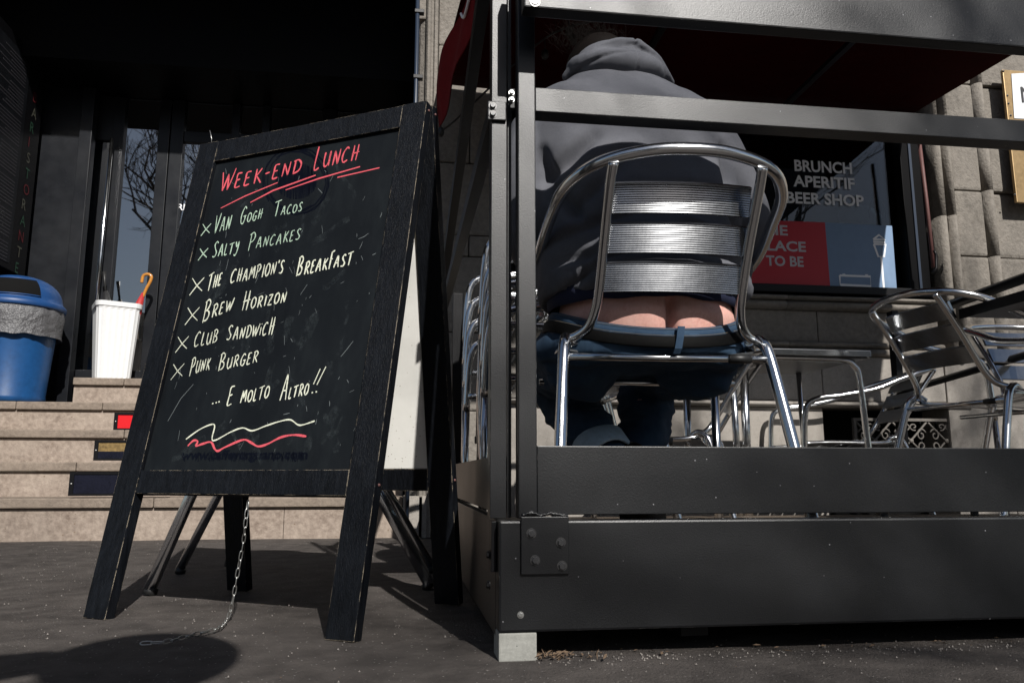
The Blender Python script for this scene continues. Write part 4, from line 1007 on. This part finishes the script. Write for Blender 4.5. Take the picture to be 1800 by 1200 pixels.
lp = [(.6385, ydip+.004), (.637, ydip-.004), (.612, ydip-.0065), (.585, ydip-.005), (.574, ydip+.004)]
q.rings([[Vector((MXC+.008+(z-.62)*.18+dx, y-dy, z)) for dx, dy in ((-.0085, 0), (-.0085, .002), (.0085, .002), (.0085, 0))] for z, y in lp], True, True, smooth=False)
q.build('belt_loop', 'denim', pe)
for zz, o_ in ((.6985, .0012), (.6825, .0075)):
    q = MB(); R = [dip(Vector((CX-.004+(.2405+o_)*math.copysign(abs(math.cos(a))**(2/2.3), math.cos(a)), 1.935+(.1925+o_)*math.copysign(abs(math.sin(a))**(2/2.3), math.sin(a)), zz)), a) for a in [2*PI*(k+.5)/120 for k in range(120)]]
    q.tube(R, .0005, 4, closed=True)
    q.build('stitching', 'thread', pe)
q = MB(); q.lathe((0, 0, 0), [(.001, 0), (.001, .001)], 4)
# turned-up cuff and shoe
q = MB(); ax = (Vector((CX-.115, 2.30, .50))-Vector((CX-.06, 2.14, .36))).normalized(); c0 = Vector((CX-.06, 2.14, .352)); u1 = ax.cross(Vector((1, 0, 0))).normalized(); u2 = ax.cross(u1)
R = []
for d_, r_ in ((.045, .074), (.04, .080), (.0, .083), (-.03, .084), (-.034, .078), (-.02, .072)):
    R.append([c0+ax*d_+(u1*math.cos(2*PI*k/28)+u2*math.sin(2*PI*k/28))*(r_+.004*math.sin(3*2*PI*k/28+d_*40)) for k in range(28)])
q.rings(R); q.build('jeans_cuff', 'denim_worn', pe)
for (hx, hy, hz, tx, ty) in ((CX+.0, 2.10, .335, CX+.10, 2.20), (CX+.06, 2.24, .26, CX+.08, 2.36)):
    q = MB(); limb(q, [(hx, hy, hz), ((hx+tx)/2, (hy+ty)/2+.01, hz-.07), (tx, ty, .185)], [.040, .043, .034]); ellipsoid(q, (hx+.01, hy+.01, hz+.02), (.043, .043, .036)); o = remesh(q, 'shoe', 'leather', pe, .007, 3)
PS = .907
pe.location = EYE+(pe.location-EYE)*PS; pe.scale = (PS,)*3
# hair: strands escaping above the hood
q = MB()
for k in range(420):
    a = random.uniform(0, 2*PI); c = Vector((CX-.07+random.gauss(0, .045), 2.16+random.uniform(-.05, .06), 1.57+random.uniform(-.03, .03)))
    e = c+Vector((random.gauss(-.01, .03), random.gauss(-.01, .02), random.uniform(.02, .07))); mdl = (c+e)/2+Vector((random.gauss(0, .012), 0, .01))
    q.tube(smooth_path([c, mdl, e], 3), .00042, 3, cap=False)
ellipsoid(q, (CX-.04, 2.19, 1.505), (.10, .125, .11), 24, 14)
q.build('hair', 'hair', pe)

# ------------------------------------------------------------------ blue bin and umbrella bin
bz = ztop[3]; bcx, bcy = -2.335, 5.13
bn = thing('waste_bin', 'blue plastic waste bin with domed lid and clear grey liner standing on the steps', 'bin', (bcx, bcy, bz))
q = MB(); q.lathe((bcx, bcy, bz), [(.185, 0), (.198, .01), (.200, .035), (.196, .045), (.232, .53), (.240, .56), (.240, .57)], 40); q.build('bin_body', 'blue_plastic', bn)
q = MB(); R = []
for i, (r, z) in enumerate([(.246, .57), (.256, .565), (.260, .52), (.256, .47), (.252, .42), (.256, .395)]):
    R.append([Vector((bcx+(r+.010*noise.noise((k*.5, z*9, 0))+.006*math.sin(k*1.7+z*20)*(i > 1))*math.cos(2*PI*k/72), bcy+(r+.010*noise.noise((k*.5, z*9, 0)))*math.sin(2*PI*k/72), bz+z+.012*noise.noise((k*.3, 4, 0))*(i > 3))) for k in range(72)])
q.rings(R); q.build('bin_liner', 'film', bn)
ring = [(.262, .565), (.266, .575), (.266, .595), (.256, .605), (.246, .612)]
q = MB(); q.lathe((bcx, bcy, bz), ring+[(.244*math.cos(a)**.8, .612+.165*math.sin(a)) for a in [i*PI/2/12 for i in range(1, 12)]]+[(.01, .777)], 48)
R_ = [v for v in q.v]
lid = q.build('dome_lid', 'blue_lid', bn)
vdir = (EYE-Vector((bcx, bcy, bz+.8))); az0 = math.atan2(vdir.y, vdir.x)
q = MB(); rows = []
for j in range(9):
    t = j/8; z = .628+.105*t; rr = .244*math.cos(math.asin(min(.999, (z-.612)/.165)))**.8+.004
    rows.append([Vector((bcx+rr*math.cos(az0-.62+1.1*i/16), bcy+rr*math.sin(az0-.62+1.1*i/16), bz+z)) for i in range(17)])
q.rings(rows, closed=False); q.build('lid_opening_shade', 'dark_in', bn)  # no hole: a dark sheet on the dome stands for the shaded opening
q = MB()
for rows_ in (rows[0], rows[-1]): q.tube(rows_, .004, 6)
q.build('opening_lip', 'blue_lid', bn)
# umbrella bin
ux, uy, uz = -1.865, 5.44, ztop[4]
ub = thing('umbrella_stand', 'white fluted plastic bin used as umbrella stand by the entrance doors', 'umbrella stand', (ux, uy, uz))
def sqring(hw, z, n=14, fl=0, rot=.45):
    pts = []
    for s in range(4):
        for k in range(n):
            t = -1+2*k/n; x, y = (t*hw, -hw) if s == 0 else (hw, t*hw) if s == 1 else (-t*hw, hw) if s == 2 else (-hw, -t*hw)
            f = 1-fl*(k % 2); m_ = max(abs(x), abs(y)); cr = 1-.10*max(0, abs(t)-.75)/.25
            v = Vector((x*f*cr, y*f*cr, 0)); v.rotate(Matrix.Rotation(rot, 3, 'Z')); pts.append(Vector((ux+v.x, uy+v.y, uz+z)))
    return pts
q = MB(); q.rings([sqring(.100, 0), sqring(.102, .008), sqring(.104, .02, fl=.02), sqring(.130, .455, fl=.02), sqring(.132, .47), sqring(.137, .472), sqring(.139, .502), sqring(.132, .504), sqring(.126, .45), sqring(.10, .03)], True, True, smooth=False); q.build('bin_body', 'white_plastic', ub)
um = thing('umbrella', 'folded red umbrella with varnished wooden crook handle standing in the white bin', 'umbrella', (ux+.08, uy, uz+.1))
tp = P(240, 548, Y=uy-.02)
q = MB(); a0 = Vector((ux+.02, uy, uz+.05)); q.tube([a0, tp, P(252, 515, Y=uy-.02)], .02, 12, rs=[.012, .034, .010]); q.build('canopy', 'umb_red', um)
q = MB(); q.tube(smooth_path([P(x, y, Y=uy-.02) for x, y in ((251, 522), (257, 508), (264, 495), (266, 486), (260, 482), (252, 485), (249, 497))], 6), .0105, 10); q.build('crook_handle', 'amber', um)
um2 = thing('umbrella', 'folded black umbrella with dark straight handle standing in the white bin', 'umbrella', (ux-.03, uy+.03, uz+.1))
q = MB(); q.tube([Vector((ux-.03, uy+.03, uz+.06)), P(190, 545, Y=uy+.03), P(186, 512, Y=uy+.03)], .02, 12, rs=[.012, .036, .014]); q.build('canopy', 'umb_black', um2)
q = MB(); q.tube([P(187, 525, Y=uy+.03), P(184, 495, Y=uy+.03), P(183, 478, Y=uy+.03)], .012, 10, rs=[.007, .008, .014]); q.build('handle', 'rubber', um2)

# ------------------------------------------------------------------ litter
lf = MB()
for k in range(150):
    near = k < 70
    x = (.235+abs(random.gauss(0, .045))) if near else random.uniform(.25, 2.2); y = 1.375+random.gauss(0, .014) if near else 1.385+random.gauss(.01, .02)
    a = random.uniform(0, PI); l_ = random.uniform(.004, .022); w_ = random.uniform(.001, .005); z = random.uniform(.001, .008 if near else .003)
    d_ = Vector((math.cos(a), math.sin(a), random.uniform(-.3, .6) if near else random.uniform(-.1, .15))); b_ = Vector((-math.sin(a), math.cos(a), random.uniform(-.4, .4)))
    c = Vector((x, y, z)); lf.add([c-d_*l_/2, c-b_*w_/2, c+d_*l_/2, c+b_*w_/2+Vector((0, 0, .0015))], [(0, 1, 2, 3)])
for k in range(60):
    c = Vector((random.uniform(-.9, .6), random.uniform(1.25, 2.6), .002)); a = random.uniform(0, PI); l_ = random.uniform(.002, .010)
    d_ = Vector((math.cos(a), math.sin(a), .05)); b_ = Vector((-math.sin(a), math.cos(a), 0)); lf.add([c-d_*l_/2, c-b_*.0012, c+d_*l_/2, c+b_*.0012], [(0, 1, 2, 3)])
tag(lf.build('leaf_litter', 'leaf'), 'dry leaf crumbs and grit gathered along the foot of the steel enclosure', 'litter', kind='stuff')

gt = MB()
for k in range(2600):
    x = random.uniform(-1.6, 2.3); y = random.uniform(1.15, 3.9); r_ = random.uniform(.0008, .0024)
    if k < 500: x = random.uniform(.2, 2.2); y = 1.36+random.gauss(0, .02)
    z = -.0005; a = random.random()*6
    gt.add([(x+r_*math.cos(a), y+r_*math.sin(a), z), (x+r_*math.cos(a+2.1), y+r_*math.sin(a+2.1), z), (x+r_*math.cos(a+4.2), y+r_*math.sin(a+4.2), z), (x, y, z+r_*1.3)], [(0, 1, 3), (1, 2, 3), (2, 0, 3)])
M['grit'] = mat('stone_grit', (.22, .2, .18), .8, var=.6, vscale=90)
tag(gt.build('grit', 'grit'), 'tiny loose stone grit scattered over the asphalt', 'grit', kind='stuff')

# ------------------------------------------------------------------ behind the camera: street trees, houses and the photographer
def tree(x, y, hgt, seed, label, thin=1):
    random.seed(seed); t = thing('plane_tree', label, 'tree', (x, y, 0), 'bare street trees'); tr = MB(); br = MB()
    tr.tube(smooth_path([(x, y, -.1), (x+.05, y, hgt*.2), (x-.05, y+.05, hgt*.42)], 4), .1, 10, rs=[.22*thin*(1-.4*i/8) for i in range(9)])
    def grow(p, d, l, r, n):
        e = p+d*l; m = (p+e)/2+Vector((random.gauss(0, 1), random.gauss(0, 1), 0))*l*.06
        br.tube([p, m, e], r, 5 if n > 2 else 3, cap=False, rs=[r, r*.8, r*.6])
        if n == 0: return
        for k in range(3):
            dd = (d+Vector((random.gauss(0, .5), random.gauss(0, .5), random.gauss(.1, .3)))).normalized(); grow(p+(e-p)*random.uniform(.55, 1), dd, l*random.uniform(.6, .8), r*.55, n-1)
    for k in range(4):
        a = k*PI/2+random.random(); grow(Vector((x-.05, y+.05, hgt*.40)), Vector((math.cos(a)*.5, math.sin(a)*.5, .8)).normalized(), hgt*.24, .09*thin, 5)
    tr.build('trunk', 'bark', t); br.build('crown', 'bark', t)
tree(-4.2, -7, 9, 3, 'bare street tree behind the photographer to the left'); tree(4.9, -6.5, 9.5, 21, 'bare street tree nearest the terrace behind the camera'); tree(-.9, -8.6, 10.5, 33, 'slender bare street tree straight behind the photographer', .45); tree(-10, -8, 9.5, 5, 'bare street tree furthest left across the pavement'); tree(8, -9, 9, 8, 'bare street tree to the right across the pavement')
random.seed(11)
for bi, (x0, x1, hh, lb) in enumerate(((-34, -12, 8.5, 'long pale house across the street on the left'), (-11.5, 9, 8, 'middle pale house across the street'), (10, 34, 9.5, 'tall pale house across the street on the right'))):
    bl_ = thing('street_house', lb, 'building', ((x0+x1)/2, -34, 0), 'houses across the street')
    MB().box((x0, -44, 0), (x1, -34, hh)).build('wall', 'render', bl_); MB().box((x0-.3, -44.3, hh), (x1+.3, -33.6, hh+.35)).build('roof', 'shutter', bl_)
    k = 0
    x = x0+1.2
    while x < x1-1.5:
        for z in (1.2, 4.2):
            MB().box((x, -33.99, z), (x+1.1, -33.9, z+1.9)).build('window', 'shutter', bl_)
        x += 2.4
ph = thing('person', 'photographer standing over the low camera, seen here only as the round shadow on the asphalt', 'person', (.05, -.72, 0))
q = MB(); hx, hy, hz = .035, -.47, 1.50
ellipsoid(q, (hx, hy, hz), (.085, .10, .115)); limb(q, [(hx, hy-.04, hz-.08), (hx, hy-.09, hz-.18)], [.055, .06]); loft_torso(q, [(.80, .0, -.74, .16, .11), (.95, .0, -.74, .15, .10), (1.15, .0, -.68, .17, .11), (1.28, .0, -.60, .18, .10), (1.34, .0, -.57, .10, .07)], 30)
for s in (-1, 1):
    limb(q, [(s*.18, -.61, 1.26), (s*.22, -.55, 1.0), (s*.14, -.36, .82)] if s > 0 else [(-.16, -.60, 1.28), (-.36, -.50, 1.40), (-.12, -.455, 1.51)], [.055, .045, .035]); ellipsoid(q, (.10, -.31, .78) if s > 0 else (-.10, -.45, 1.515), (.03, .045, .03))
    limb(q, [(s*.09, -.74, .82), (s*.11, -.70, .45), (s*.11, -.76, .06)], [.095, .065, .045]); limb(q, [(s*.11, -.78, .045), (s*.12, -.62, .035)], [.045, .035])
ellipsoid(q, (hx, hy+.10, hz-.01), (.015, .02, .025))
for s in (-1, 1): ellipsoid(q, (hx+s*.088, hy, hz), (.012, .02, .03))
remesh(q, 'body', 'skin', ph, .012, 3)
q = MB(); loft_torso(q, [(.78, .0, -.74, .19, .14), (.95, .0, -.74, .18, .13), (1.15, .0, -.68, .20, .14), (1.28, .0, -.60, .21, .12), (1.36, .0, -.57, .12, .09)], 30)
limb(q, [(.18, -.61, 1.26), (.22, -.55, 1.0), (.14, -.36, .83)], [.075, .062, .05])
limb(q, [(-.16, -.60, 1.28), (-.36, -.50, 1.40), (-.14, -.46, 1.50)], [.085, .085, .06])
remesh(q, 'coat', 'navy', ph, .012, 3)
q = MB()
for s in (-1, 1): limb(q, [(s*.09, -.74, .82), (s*.11, -.70, .45), (s*.11, -.76, .09)], [.12, .085, .068])
remesh(q, 'trousers', 'umb_black', ph, .012, 3)
q = MB(); ellipsoid(q, (hx, hy-.012, hz+.02), (.155, .15, .14)); q.build('knitted_hat', 'umb_black', ph)
